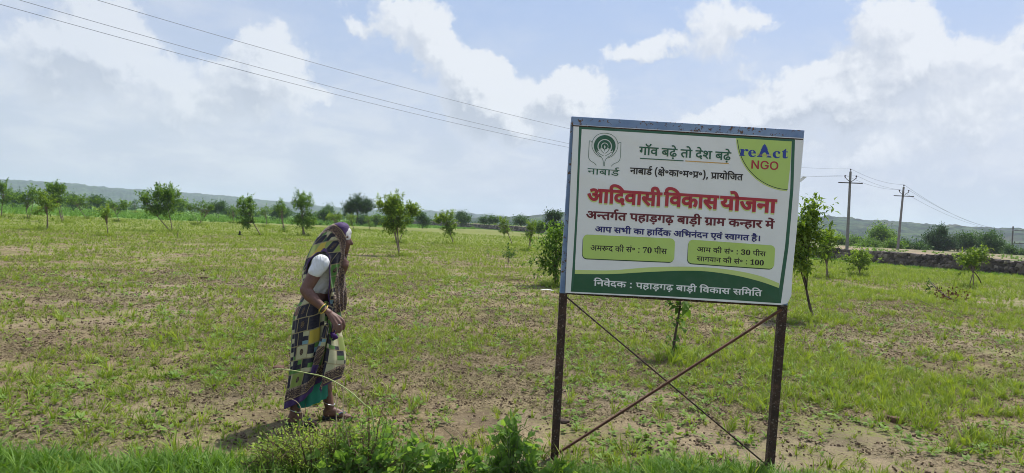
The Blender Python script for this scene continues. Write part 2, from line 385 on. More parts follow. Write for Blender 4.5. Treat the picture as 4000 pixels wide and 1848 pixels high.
# ------------------------------------------------------------------ dry stone wall along the field
m_stone, t, b = mat_new('wall_stone')
r = t.nodes.new('ShaderNodeObjectInfo').outputs['Random']; r2 = t.nodes.new('ShaderNodeNewGeometry').outputs['Random Per Island']
f = noise_out(t, 9, 5, .7, objco(t))
c1 = ramp(t, math_(t, 'FRACT', math_(t, 'ADD', r, r2)), [(0, (.035, .026, .022)), (.5, (.10, .078, .068)), (.85, (.18, .145, .12)), (1, (.26, .22, .18))])
t.links.new(mixc(t, maprange(t, f, .45, .7, 0, .6), c1, (.06, .05, .042)), b.inputs['Base Color']); b.inputs['Roughness'].default_value = .9
bump(t, b, f, .6, .05)
def rock_verts(rng, sx, sy, sz, jit=.22):
    V = np.array([(a, b_, c_) for a in (-1, 1) for b_ in (-1, 1) for c_ in (-1, 1)], float) * .5
    V = np.vstack([V, [[0, -.62, 0], [0, .6, 0], [0, 0, .58]]])
    V += rng.uniform(-jit, jit, V.shape) * .5
    return V * [sx, sy, sz]
ROCK_F = [(0, 4, 8), (4, 5, 8), (5, 1, 8), (1, 0, 8), (2, 3, 9), (3, 7, 9), (7, 6, 9), (6, 2, 9), (1, 5, 10), (5, 7, 10), (7, 3, 10), (3, 1, 10), (0, 1, 3), (0, 3, 2), (4, 6, 7), (4, 7, 5), (0, 2, 6), (0, 6, 4)]
rng = np.random.default_rng(5)
protos = []
for k in range(14):
    me = bpy.data.meshes.new('stone'); me.from_pydata(rock_verts(rng, 1, 1, 1).tolist(), [], ROCK_F); me.materials.append(m_stone); protos.append(me)
wall = empty('dry_stone_wall', (30, 41, 0))
tag(wall, 'long dark dry stone wall edging the field in front of the power poles', 'wall')
far = MB(); nst = 0
s = 0.0
def wall_frame(s):
    p, _ = wall_pt(np.array([s])); q, _ = wall_pt(np.array([s + .5])); d = (q - p)[0]; d /= np.hypot(*d); return p[0], d
near_s = 9.5                                   # the stretch that shows at the right edge of the picture
cells = []
while s < WLEN:
    (x, y), d = wall_frame(s); dist_ = math.hypot(x, y)
    step = .34 * max(1, dist_ / 60)
    courses = 5 if dist_ < 75 else 4
    hh = (.92 + .18 * (vnoise(s * .3, 0, 3)) ) * (1 if dist_ < 75 else 1.35)
    for c_ in range(courses):
        w = step * rng.uniform(.75, 1.3); hgt = hh / courses * rng.uniform(.9, 1.35)
        cells.append((s + (c_ % 2) * step * .5 + rng.uniform(-.05, .05) * step, c_, hh / courses * (c_ + .5), w, hgt, dist_, step))
    s += step
vis = [c_ for c_ in cells if c_[0] > near_s]
vis_ids = set(id(c_) for c_ in vis[:298])
for c_ in cells:
    (x, y), d = wall_frame(min(c_[0], WLEN - 1)); g = float(ground_h(x, y))
    off = rng.uniform(-.09, .05) + c_[2] * .12
    nx, ny = d[1], -d[0]
    loc = (x + nx * off, y + ny * off, g + c_[2] + rng.uniform(-.02, .02))
    rz = math.atan2(d[1], d[0]) + rng.uniform(-.25, .25); tilt = rng.uniform(-.22, .22)
    size = (c_[3], .42, c_[4])
    if id(c_) in vis_ids:
        o = bpy.data.objects.new('stone', protos[rng.integers(14)]); col.objects.link(o); o.parent = wall
        o.location = (loc[0] - 30, loc[1] - 41, loc[2]); o.rotation_euler = (0, tilt, rz); o.scale = size
    else:
        R = (Matrix.Rotation(rz, 3, 'Z') @ Matrix.Rotation(tilt, 3, 'Y'))
        V = [tuple(R @ Vector(v) + Vector((loc[0] - 30, loc[1] - 41, loc[2]))) for v in rock_verts(rng, *size)]
        far.add(V, ROCK_F)
core = MB()   # dark packed heart of the wall, behind the face stones
for s in np.arange(0, WLEN - 2, 2.0):
    (x, y), d = wall_frame(s); (x2, y2), _ = wall_frame(s + 2); nx, ny = d[1], -d[0]
    g = float(ground_h(x, y)); g2 = float(ground_h(x2, y2)); h = .66 if math.hypot(x, y) < 75 else .95
    A = (x + nx * .16 - 30, y + ny * .16 - 41); B = (x2 + nx * .16 - 30, y2 + ny * .16 - 41); A2 = (A[0] + nx * .3, A[1] + ny * .3); B2 = (B[0] + nx * .3, B[1] + ny * .3)
    core.add([(A[0], A[1], g - .1), (B[0], B[1], g2 - .1), (B[0], B[1], g2 + h), (A[0], A[1], g + h), (A2[0], A2[1], g + h), (B2[0], B2[1], g2 + h)], [(0, 1, 2, 3), (3, 2, 5, 4)])
o = far.build('stone_rubble', m_stone, wall); o['kind'] = 'stuff'
core.build('wall_core', simple('wall_earth', (.07, .055, .045), .95, .4, 3), wall)

# path and worn strip in front of the wall
pm, t, b = mat_new('path_soil'); P = poso(t); f = noise_out(t, 3, 6, .7, P)
t.links.new(ramp(t, f, [(.35, (.20, .17, .10)), (.65, (.40, .32, .21))]), b.inputs['Base Color']); b.inputs['Roughness'].default_value = .95
rowsp = []
for s in np.arange(0, WLEN * .8, 1.5):
    (x, y), d = wall_frame(s); nx, ny = d[1], -d[0]; w = .16 + .12 * float(vnoise(s * .4, 3, 8)); c0 = 2.6 + .5 * float(vnoise(s * .12, 7, 4))
    row = []
    for k in (-1, -.4, .4, 1):
        X_, Y_ = x - nx * (c0 + k * w), y - ny * (c0 + k * w); row.append((X_, Y_, float(ground_h(X_, Y_)) + .035 + (.02 if abs(k) < .5 else 0)))
    rowsp.append(row)
pb = MB(); pb.grid(rowsp); o = pb.build('path', pm, smooth=True); o['kind'] = 'structure'

# ------------------------------------------------------------------ power line
m_conc = simple('weathered_concrete', (.19, .18, .17), .9, .25, 4, .3)
m_iron = simple('dark_iron', (.075, .065, .06), .6, .3, 20)
m_pot = simple('brown_porcelain', (.05, .03, .025), .25)
m_wire = simple('wire_metal', (.22, .25, .30), .5)
def power_pole(base, top, yaw, label, g):
    t_ = empty('power_pole', tuple(base)); tag(t_, label, 'power pole', g)
    H = top[2] - base[2]; lx, ly = top[0] - base[0], top[1] - base[1]
    k = MB(); hp = H * .965
    def sect(w1, w2, z, cx, cy): return [(cx - w1, cy - w2, z), (cx + w1, cy - w2, z), (cx + w1, cy + w2, z), (cx - w1, cy + w2, z)]
    a = sect(.115, .10, -.4, 0, 0); b_ = sect(.080, .07, hp, lx * .965, ly * .965)
    k.add(a + b_, [(0, 1, 5, 4), (1, 2, 6, 5), (2, 3, 7, 6), (3, 0, 4, 7), (4, 5, 6, 7)])
    k.build('shaft', m_conc, t_, bevel=.015)
    R = Matrix.Rotation(yaw, 3, 'Z'); tp = Vector((lx, ly, H))
    def loc(v): return tp + R @ Vector(v)
    k = MB(); k.box(loc((0, -.13, -1.32)), (2.15, .07, .09), R); k.build('crossarm', m_iron, t_)
    for sgn in (-1, 1):
        k = MB(); k.tube([loc((sgn * .05, -.12, -1.22)), loc((sgn * .36, -.12, -.98)), loc((sgn * .50, -.12, -.80))], .03, 5); k.build('bracket', m_iron, t_)
    out = []
    for (x, z) in ((0, -.02), (-.5, -.62), (.5, -.62)):
        k = MB(); c_ = loc((x, -.10 if x else 0, z))
        k.tube([c_ - Vector((0, 0, .32)), c_ - Vector((0, 0, .12))], .022, 5)
        k.tube([c_ - Vector((0, 0, .14)), c_ - Vector((0, 0, .10)), c_ - Vector((0, 0, .05)), c_], [.075, .085, .05, .045], 8)
        k.build('insulator', m_pot, t_, smooth=False); out.append(Vector(base) + c_)
    return t_, out
b1, p1 = at(2130, 640, 63), at(2140, 424, 63)
b2, p2 = at(2257, 636, 78), at(2274, 464, 78)
_, I1 = power_pole(b1, p1, -.06, 'taller concrete power pole nearest the sign, rising over the wall', 'power poles')
_, I2 = power_pole(b2, p2, -.10, 'second concrete power pole, farther right along the line', 'power poles')
# two-legged transformer structure at the right edge
hb = at(2560, 645, 128); t_ = empty('transformer_stand', tuple(hb)); tag(t_, 'two-legged steel transformer stand beyond bushes at right edge', 'transformer')
for x in (-1.15, 1.55):
    k = MB(); k.box((x, 0, 2.7), (.16, .16, 5.6)); k.build('leg', m_iron, t_)
for z in (4.75, 2.4):
    k = MB(); k.box((.2, -.1, z), (2.75, .10, .13)); k.build('crossbeam', m_iron, t_)
for x in (-.8, .2, 1.2):
    k = MB(); k.tube([(x, -.1, 2.4), (x, -.1, 2.75)], [.08, .04], 6); k.build('insulator', m_pot, t_)
k = MB(); k.box((.25, 0, -.25), (1.05, .6, .75)); tr_ = k.build('transformer_tank', simple('rust_red', (.20, .07, .05), .7, .3, 5), t_, bevel=.05)
for x in (-.05, .25, .55):
    k = MB(); k.tube([(x, 0, .12), (x, 0, .3), (x, 0, .42)], [.07, .09, .03], 6); k.build('bushing', m_pot, tr_)
k = MB(); k.box((.25, 0, -.68), (2.6, .35, .1)); k.build('shelf', m_iron, t_)
H3 = [Vector(tuple(hb)) + Vector((x, -.1, 4.95)) for x in (-.8, .2, 1.2)]
QS = [(-18.52, 11.58, 7.89, 1.68), (-20.33, 11.39, 7.87, 2.03), (-20.45, 10.95, 7.58, 2.01)]
def wire(a, b_, sag, label, rad=.009, n=60):
    k = MB(); pts = []
    for i in range(n + 1):
        q = i / n; p = a.lerp(b_, q); p.z -= 4 * sag * q * (1 - q); pts.append(p)
    k.tube(pts, rad, 5); o = k.build('power_wire', m_wire, smooth=True); tag(o, label, 'wire', 'overhead power wires'); return o
lab = ['uppermost overhead wire crossing the sky towards the top left', 'middle overhead wire crossing the sky at left', 'lowest overhead wire crossing the sky at left']
for i, (q, s_) in enumerate(zip([QS[0], QS[2], QS[1]], (0, 2, 1))):
    wire(I1[i], Vector(q[:3]), q[3], lab[s_], .0075, 140)
for i in range(3): wire(I1[i], I2[i], .35, ['top wire between the two power poles', 'left-hand lower wire between the two power poles', 'right-hand lower wire between the two power poles'][i], .012)
for i in range(3): wire(I2[i], H3[i], 1.5, ['top wire sagging from the second pole to the transformer stand', 'left-hand wire sagging from the second pole to the transformer stand', 'right-hand wire sagging from the second pole to the transformer stand'][i], .014)

# ------------------------------------------------------------------ trees
m_leaf_mid = foliage('guava_leaf', (.035, .10, .016), (.25, .40, .065), .38)
m_leaf_lite = foliage('young_leaf', (.065, .14, .02), (.32, .43, .075), .42)
m_leaf_dark = foliage('dark_leaf', (.025, .075, .016), (.10, .20, .04), .32)
m_leaf_acacia = foliage('acacia_leaf', (.022, .06, .02), (.075, .15, .045), .3, .6, (1.1, 1.2, .7))
m_bark = simple('bark', (.20, .155, .115), .9, .4, 12, .5)
m_bark_d = simple('dark_bark', (.075, .055, .04), .9, .4, 12, .5)
def leaf_geo(P, D, Up, L, W, fold=.25, curl=.15):
    """one folded lozenge of two facets on each side of the midrib per leaf"""
    n = len(P); S = np.cross(D, Up); S /= np.linalg.norm(S, axis=1)[:, None] + 1e-9; Nn = np.cross(S, D)
    L = L[:, None]; W = W[:, None]
    v0 = P; v1 = P + D * L * .45 + S * W * .5 + Nn * W * fold; v3 = P + D * L * .45 - S * W * .5 + Nn * W * fold
    v4 = P + D * L * .5; v2 = P + D * L - Nn * L * curl
    V = np.stack([v0, v1, v2, v3, v4], 1).reshape(-1, 3); b_ = (np.arange(n) * 5)[:, None]
    F = np.concatenate([b_ + [0, 4, 1], b_ + [1, 4, 2], b_ + [0, 3, 4], b_ + [3, 2, 4]], 0)
    return V, F
def rand_dir(rng, n):
    v = rng.normal(size=(n, 3)); return v / np.linalg.norm(v, axis=1)[:, None]
def make_tree(base, crowns, H, seed, label, kind='guava', mat=None, leaf=.11, nleaf=1800, stems=1, bark=None, cat='tree', group=None, name=None, indiv=0, trunk_r=None, crown_name='crown', spread=.30, lean_pts=None):
    """crowns: list of (centre, (rx,ry,rz)) in world space"""
    rng = np.random.default_rng(seed); base = np.array(base, float)
    root = empty(name or (kind + '_tree'), tuple(base)); tag(root, label, cat, group)
    mat = mat or m_leaf_mid; bark = bark or m_bark
    k = MB(); tips = []; tipd = []
    tr = trunk_r or .011 * H + .012
    wts = np.array([r[0] * r[1] * r[2] for _, r in crowns]) ** .7; wts /= wts.sum()
    nt = max(14, int(nleaf / 24))
    for s_ in range(stems):
        c0, r0 = crowns[s_ % len(crowns)]; c0 = np.array(c0) - base
        a = np.array([rng.uniform(-.05, .05) * stems, rng.uniform(-.05, .05) * stems, -.08])
        e = c0 + np.array([rng.uniform(-.3, .3) * r0[0] * (stems > 1), rng.uniform(-.3, .3) * r0[1], -.15 * r0[2]])
        midp = a * .5 + e * .5 + np.array([rng.uniform(-.06, .06), rng.uniform(-.06, .06), 0]) * H + np.array([0, 0, .04 * H])
        if lean_pts: midp = np.array(lean_pts) - base
        pts = []
        for q in np.linspace(0, 1, 9): pts.append(a * (1 - q) ** 2 + 2 * midp * q * (1 - q) + e * q * q)
        rr = [tr * (1.15 - .75 * q) / (stems ** .35) for q in np.linspace(0, 1, 9)]; k.tube(pts, rr, 6)
    trunkpts = pts
    for i in range(nt):
        j = rng.choice(len(crowns), p=wts); c0, r0 = crowns[j]; d = rand_dir(rng, 1)[0]
        rad = rng.uniform(.06, 1) ** .5 * (1 + .34 * math.sin(3 * d[0] + seed) * math.cos(4 * d[2] + seed * 2)) * rng.uniform(.75, 1.25)
        tips.append(np.array(c0) - base + d * np.array(r0) * rad)
    tips = np.array(tips)
    nb = min(nt, 26)
    for i in range(nb):
        tp = tips[i]; q = rng.uniform(.5, 1.0); st = np.array(trunkpts[int(q * 8)])
        mid = st * .45 + tp * .55 + np.array([0, 0, .08 * H * rng.uniform(-.3, 1)])
        pts = [st * (1 - u_) ** 2 + 2 * mid * u_ * (1 - u_) + tp * u_ * u_ for u_ in np.linspace(0, 1, 5)]
        k.tube(pts, [tr * x * .5 for x in (1, .75, .5, .35, .2)], 4)
    k.build('trunk', bark, root, smooth=True)
    # leafy shoots: leaves set round short upward-pointing twigs
    per = max(4, nleaf // nt); idx = np.repeat(np.arange(nt), per); n = len(idx)
    sh = rand_dir(rng, nt) * .7 + np.array([0, 0, .75]); cc = np.mean(tips, 0); out = tips - cc; out /= np.linalg.norm(out, axis=1)[:, None] + 1e-6
    sh = sh + out * .7; sh /= np.linalg.norm(sh, axis=1)[:, None]
    ln_ = leaf * rng.uniform(1.0, 4.4, nt) * (1 if kind != 'acacia' else 1.15)
    tpos = rng.uniform(0, 1, n)
    if kind == 'acacia':
        P = tips[idx] + sh[idx] * (ln_[idx] * tpos)[:, None] + rng.normal(size=(n, 3)) * leaf * .35
    else:
        P = tips[idx] + sh[idx] * (ln_[idx] * tpos)[:, None] + rng.normal(size=(n, 3)) * leaf * spread
    D = rand_dir(rng, n) + sh[idx] * .9 + np.array([0, 0, -.15]); D /= np.linalg.norm(D, axis=1)[:, None]
    Up = rand_dir(rng, n) * .4 + np.array([0, 0, 1]); L = leaf * rng.uniform(.6, 1.25, n); Wd = L * (.46 if kind != 'acacia' else .42)
    if indiv:
        order = np.argsort(P[:, 1]); ii = order[:indiv]; rest = order[indiv:]
        lv, lf = leaf_geo(np.zeros((1, 3)), np.array([[1., 0, 0]]), np.array([[0, 0, 1.]]), np.array([1.]), np.array([.42]))
        lms = []
        for q in range(3):
            me = bpy.data.meshes.new('leaf'); me.from_pydata((lv * [1, 1 + .12 * q, 1]).tolist(), [], lf.tolist()); me.materials.append(mat_inst.get(mat.name, mat)); lms.append(me)
        for q in ii:
            o = bpy.data.objects.new('leaf', lms[q % 3]); col.objects.link(o); o.parent = root
            S = np.cross(D[q], Up[q]); S /= np.linalg.norm(S); Nn = np.cross(S, D[q]); 
            Mx = Matrix(((D[q][0] * L[q], -S[0] * L[q], Nn[0] * L[q], P[q][0]), (D[q][1] * L[q], -S[1] * L[q], Nn[1] * L[q], P[q][1]), (D[q][2] * L[q], -S[2] * L[q], Nn[2] * L[q], P[q][2]), (0, 0, 0, 1)))
            o.matrix_basis = Mx
    else: rest = np.arange(n)
    V, F = leaf_geo(P[rest], D[rest], Up[rest], L[rest], Wd[rest])
    o = mesh_obj(crown_name, V, F, mat, root)
    if indiv: o['kind'] = 'stuff'
    return root
mat_inst = {'guava_leaf': foliage('guava_leaf_single', (.035, .09, .014), (.19, .32, .055), .38, inst=True),
            'young_leaf': foliage('young_leaf_single', (.065, .13, .02), (.25, .34, .06), .42, inst=True),
            'dark_leaf': foliage('dark_leaf_single', (.025, .06, .018), (.085, .15, .04), .28, inst=True)}
def orchard(basepx, boxes, label, seed, nleaf, mat=None, stems=1, leaf=.11, group='guava trees of the orchard', dist=None, **kw):
    """boxes = crown extents (x0, y0, x1, y1) as seen in the photograph, turned into ellipsoids at the tree's distance"""
    if dist is None: B, d = on_ground(*basepx)
    else: d = dist; B = at(basepx[0], basepx[1], d)
    cr = []
    for (x0, y0, x1, y1) in boxes:
        c_ = at((x0 + x1) / 2, (y0 + y1) / 2, d); sx_ = (x1 - x0) / 2 / 1740 * d; sz_ = (y1 - y0) / 2 / 1740 * d
        cr.append((c_, (sx_ * .80, (sx_ + sz_) * .42, sz_ * .76)))
    top = min(b_[1] for b_ in boxes); H = (basepx[1] - top) / 1740 * d
    return make_tree(B, cr, H, seed, label, nleaf=nleaf, mat=mat, stems=stems, leaf=leaf, group=group, **kw)
LT = m_leaf_lite; MD = m_leaf_mid; DK = m_leaf_dark
TREES = [
 ((3, 547), [(-14, 455, 26, 505), (-2, 470, 38, 522)], 'leafy tree cut off by the left edge of the picture', 1, 1500, MD, 1, .14),
 ((74, 552), [(66, 475, 106, 515), (46, 490, 84, 515)], 'round tree on forked bare stems, second from the left edge', 2, 1500, MD, 2, .14),
 ((162, 560), [(108, 462, 166, 500), (118, 485, 164, 520)], 'tall tree leaning left on a bundle of pale trunks near left edge', 3, 2600, MD, 3, .14),
 ((117, 580), [(94, 500, 140, 545), (100, 490, 125, 515)], 'yellow-green thin tree before the tall leaning one at left', 4, 900, LT, 2, .11),
 ((220, 551), [(168, 495, 210, 520), (196, 488, 222, 532), (225, 500, 252, 518)], 'low spreading tree with a patch of weeds at its foot', 5, 1500, MD, 1, .14),
 ((301, 559), [(264, 508, 302, 530), (290, 506, 328, 534)], 'small umbrella-shaped tree behind the thin curved sapling', 6, 1300, MD, 1, .13),
 ((271, 595), [(249, 528, 284, 548), (256, 522, 276, 560)], 'thin curved sapling with few yellow-green leaves at left', 7, 380, LT, 1, .10),
 ((434, 584), [(376, 470, 456, 530), (352, 492, 385, 520), (365, 515, 440, 545)], 'large dense tree leaning left, biggest of the left half', 8, 4200, MD, 2, .13),
 ((500, 567), [(482, 502, 528, 545), (465, 512, 500, 540), (515, 515, 542, 535)], 'wide tree on several forked stems right of the biggest tree', 9, 1900, MD, 3, .12),
 ((341, 536), [(329, 502, 352, 526)], 'small far tree before the green field, left of the biggest tree', 10, 600, DK, 1, .16),
 ((590, 562), [(572, 517, 600, 556)], 'narrow small tree with leaves reaching the ground', 12, 700, MD, 1, .12),
 ((656.5, 593), [(596, 502, 645, 552), (600, 535, 640, 574), (612, 500, 634, 520)], 'tree with a long bare trunk bowed to the right', 13, 2200, MD, 1, .12),
 ((670, 572), [(650, 517, 684, 553)], 'small round tree between the bowed tree and the person', 14, 900, MD, 1, .12),
 ((716, 584), [(692, 512, 721, 545), (700, 505, 712, 520), (707, 567, 722, 586)], 'slanting tree with a leafy tuft at its foot', 15, 1000, MD, 1, .11),
 ((765, 594), [(734, 492, 792, 545), (732, 530, 800, 578), (742, 487, 765, 505)], 'tall leafy tree right behind the person', 16, 3600, MD, 3, .12),
 ((868, 588), [(818, 536, 852, 560), (835, 534, 862, 562)], 'spreading low tree just right of the person', 17, 1100, LT, 1, .11),
 ((893, 583), [(864, 540, 896, 560), (872, 548, 894, 570)], 'small tree with thin leaning trunk under the far round tree', 18, 800, LT, 1, .12),
 ((932, 581), [(915, 542, 936, 562), (922, 555, 936, 572)], 'small narrow tree left of the tall two-stemmed one', 19, 500, MD, 1, .12),
 ((1009, 645), [(958, 505, 1028, 560), (975, 497, 1005, 520), (968, 545, 1018, 586), (950, 512, 966, 530), (1020, 520, 1047, 552)], 'tall tree on two pale stems in mid-field, right of the person', 20, 4600, LT, 2, .095),
 ((1000, 612), [(1005, 530, 1040, 575), (968, 545, 1000, 580)], 'tree half hidden behind the tall two-stemmed one', 21, 1200, MD, 2, .11),
 ((1143, 615), [(1096, 532, 1148, 575), (1090, 545, 1125, 572), (1108, 560, 1146, 594)], 'round-headed tree leaning left, midway between person and sign', 22, 2600, LT, 1, .105),
 ((1291, 619), [(1248, 548, 1282, 572), (1256, 560, 1282, 592)], 'slender tree slanting left before the far stone wall', 23, 1100, LT, 1, .10),
 ((1330, 632), [(1324, 564, 1350, 585), (1322, 578, 1342, 601)], 'small tree on two stems, left of the tree beside the sign', 24, 900, LT, 2, .09),
 ((2085, 701), [(2062, 588, 2104, 628), (2058, 612, 2092, 660)], 'yellow-green tree behind the leaning tree right of the sign', 29, 1500, LT, 2, .09),
 ((2168, 697), [(2127, 642, 2198, 668), (2142, 652, 2182, 684)], 'low broad young tree in front of the stone wall', 30, 1000, LT, 2, .10),
 ((2439, 724), [(2413, 642, 2470, 680), (2435, 632, 2479, 664)], 'pale-leaved young tree before the wall near the right edge', 31, 1300, LT, 2, .09),
]
for (bp, bx, lb, sd_, nl, mt, st, lf) in TREES: orchard(bp, bx, lb, sd_, int(nl * 1.7), mt, st, lf * 1.22)
# nearest trees, leaf by leaf
orchard((1395, 722), [(1352, 600, 1440, 645), (1358, 632, 1440, 675), (1376, 660, 1408, 696), (1380, 590, 1440, 620)], 'dark glossy-leaved tree half hidden by the left post of the sign', 41, 1500, MD, 2, .13, indiv=290, spread=.5)
orchard((2050, 807), [(1980, 575, 2060, 640), (1975, 625, 2030, 680), (2022, 532, 2060, 585), (1970, 560, 2010, 620)], 'tree on a long bare leaning trunk just right of the sign', 42, 2300, LT, 1, .115, indiv=290, spread=.5, bark=m_bark_d, trunk_r=.03, lean_pts=tuple(at(2022, 745, 13.6)))
orchard((1281, 675), [(1262, 632, 1294, 655), (1268, 628, 1288, 664)], 'knee-high dark bush on bare stems in the open field', 25, 330, DK, 5, .08, cat='bush', group='x', name='field_bush', trunk_r=.01)
orchard((1228, 647), [(1224, 632, 1232, 640)], 'tiny leafless-looking twig standing in the field left of the bush', 26, 24, DK, 1, .06, cat='seedling', group='x', name='seedling', trunk_r=.012)
orchard((449, 616), [(440, 566, 458, 600)], 'thin sparse seedling right of the biggest leaning tree', 27, 90, MD, 2, .09, cat='seedling', group='x', name='seedling', trunk_r=.008)
for o in bpy.data.objects:
    if o.get('group') == 'x': del o['group']
# background growth beyond the wall and the field
BG = [  # base px, boxes, distance, label, material, kind, leaf, n
 ((896, 560), [(868, 495, 932, 542), (862, 512, 900, 545), (895, 505, 938, 545)], 105, 'dark round acacia standing alone on the skyline right of the person', m_leaf_acacia, 'acacia', .11, 5200),
 ((2214, 640), [(2186, 572, 2246, 618), (2180, 592, 2262, 632)], 105, 'tall round bright-topped tree between the two power poles', MD, 'bush', .26, 3000),
 ((2362, 650), [(2328, 582, 2392, 630), (2322, 600, 2404, 642), (2350, 578, 2385, 600)], 100, 'dark feathery acacia right of the second pole', m_leaf_acacia, 'acacia', .13, 5000),
 ((2465, 655), [(2408, 590, 2470, 640), (2455, 584, 2512, 640), (2480, 600, 2528, 648)], 100, 'wide dark tree with a ragged top near the right edge', DK, 'bush', .24, 4200),
 ((2556, 660), [(2528, 626, 2560, 652), (2548, 632, 2590, 656)], 95, 'low bush under the transformer stand', DK, 'bush', .2, 1600),
 ((2125, 642), [(2100, 598, 2140, 630), (2120, 602, 2176, 634)], 105, 'hazy bush behind the foot of the taller pole', MD, 'bush', .24, 2200),
 ((2185, 645), [(2165, 612, 2215, 636), (2150, 618, 2200, 640)], 96, 'low bush left of the round bright-topped tree', MD, 'bush', .22, 1700),
 ((2285, 650), [(2262, 612, 2300, 638), (2285, 616, 2330, 642)], 96, 'low spiky bush right of the second pole foot', DK, 'bush', .22, 1700),
 ((2245, 648), [(2228, 612, 2268, 638)], 94, 'bush directly behind the second pole', MD, 'bush', .22, 1200),
 ((1062, 575), [(1048, 537, 1072, 565), (1056, 548, 1080, 570)], 120, 'dark bush behind the tall two-stemmed tree', DK, 'bush', .2, 1400),
 ((1162, 570), [(1146, 545, 1182, 562), (1152, 541, 1172, 552)], 150, 'rounded far bush beyond the stone wall, left of the slender tree', DK, 'bush', .28, 1400),
 ((1225, 572), [(1208, 553, 1232, 562), (1225, 551, 1250, 563)], 150, 'pair of low far bushes on the raised ground', DK, 'bush', .28, 1100),
 ((1310, 580), [(1295, 553, 1330, 565)], 140, 'low far bush above the stone wall', DK, 'bush', .25, 900),
 ((1390, 600), [(1374, 543, 1412, 560), (1380, 560, 1412, 585)], 85, 'feathery bush showing left of the sign behind the wall', m_leaf_acacia, 'acacia', .12, 2200),
 ((1355, 600), [(1338, 568, 1372, 582)], 85, 'low hazy shrub left of the feathery bush by the sign', MD, 'bush', .18, 900),
 ((185, 530), [(168, 496, 200, 520)], 150, 'far dark shrub at the edge of the green field, left', DK, 'bush', .3, 900),
 ((250, 532), [(225, 500, 265, 520)], 150, 'far shrub left of the umbrella-shaped tree', DK, 'bush', .3, 900),
 ((455, 545), [(438, 508, 468, 532)], 130, 'far shrub right of the biggest tree', MD, 'bush', .26, 900),
 ((548, 552), [(530, 515, 548, 540), (545, 512, 562, 536)], 140, 'pair of far thorny shrubs at the end of the green field', DK, 'bush', .28, 900),
 ((700, 560), [(675, 525, 735, 552)], 150, 'far dark hedge bush behind the slanting tree', DK, 'bush', .28, 1500),
 ((600, 552), [(560, 528, 600, 545)], 160, 'far low bush at the foot of the hill, centre left', DK, 'bush', .28, 900),
 ((30, 522), [(22, 488, 60, 515)], 150, 'far small tree between the first two trees at left', DK, 'bush', .3, 800),
 ((815, 558), [(800, 537, 830, 556)], 130, 'far bush left of the person\'s veil', DK, 'bush', .26, 800),
 ((832, 556), [(815, 522, 836, 545)], 160, 'far pointed tree above the person\'s head', DK, 'bush', .3, 500),
 ((985, 568), [(965, 548, 1000, 566)], 140, 'far bush behind the tall two-stemmed tree, on the wall line', DK, 'bush', .28, 800),
 ((950, 566), [(935, 548, 965, 564)], 145, 'far scrubby bush right of the lone round acacia', MD, 'bush', .28, 900),
 ((905, 568), [(888, 548, 935, 566)], 150, 'scrub growing under the lone round acacia', DK, 'bush', .28, 1000),
]
for i, (bp, bx, d, lb, mt, kd, lf, nl) in enumerate(BG):
    nl = int(nl * 2.4); lf *= 1.25 if kd == 'bush' else 2.1
    B = at(bp[0], bp[1], d)
    orchard(bp, bx, lb, 100 + i, nl, mt, 2 if kd == 'bush' else 1, lf, group='trees and bushes beyond the field', dist=d, kind=kd, name='acacia_tree' if kd == 'acacia' else 'bush',
            cat='tree' if kd == 'acacia' else 'bush', bark=m_bark_d, spread=.8)
# a ragged belt of far scrub along the skyline: nobody could count it
rng = np.random.default_rng(77); Vs = []; Fs = []; nv = 0
for k in range(300):
    px = rng.uniform(-300, 2100 if k % 3 else 2900); d = rng.uniform(230, 470)
    c_ = at(px, 0, d); g = float(ground_h(c_[0], c_[1])) ; hh = rng.uniform(.9, 2.7) * (1 + .3 * (d > 300))
    w = hh * rng.uniform(.7, 1.5); n = 130
    dd = rand_dir(rng, n); P = np.array([c_[0], c_[1], g + hh * .45]) + dd * np.array([w, w, hh * .55]) * (rng.uniform(.3, 1, n) ** .5)[:, None]
    V, F = leaf_geo(P, rand_dir(rng, n), rand_dir(rng, n), rng.uniform(.5, .95, n), rng.uniform(.35, .6, n)); Vs.append(V); Fs.append(F + nv); nv += len(V)
o = mesh_obj('far_scrub', np.vstack(Vs), np.vstack(Fs), m_leaf_dark); tag(o, 'hazy belt of scrub and small trees along the foot of the hills', 'scrub', kind='stuff')
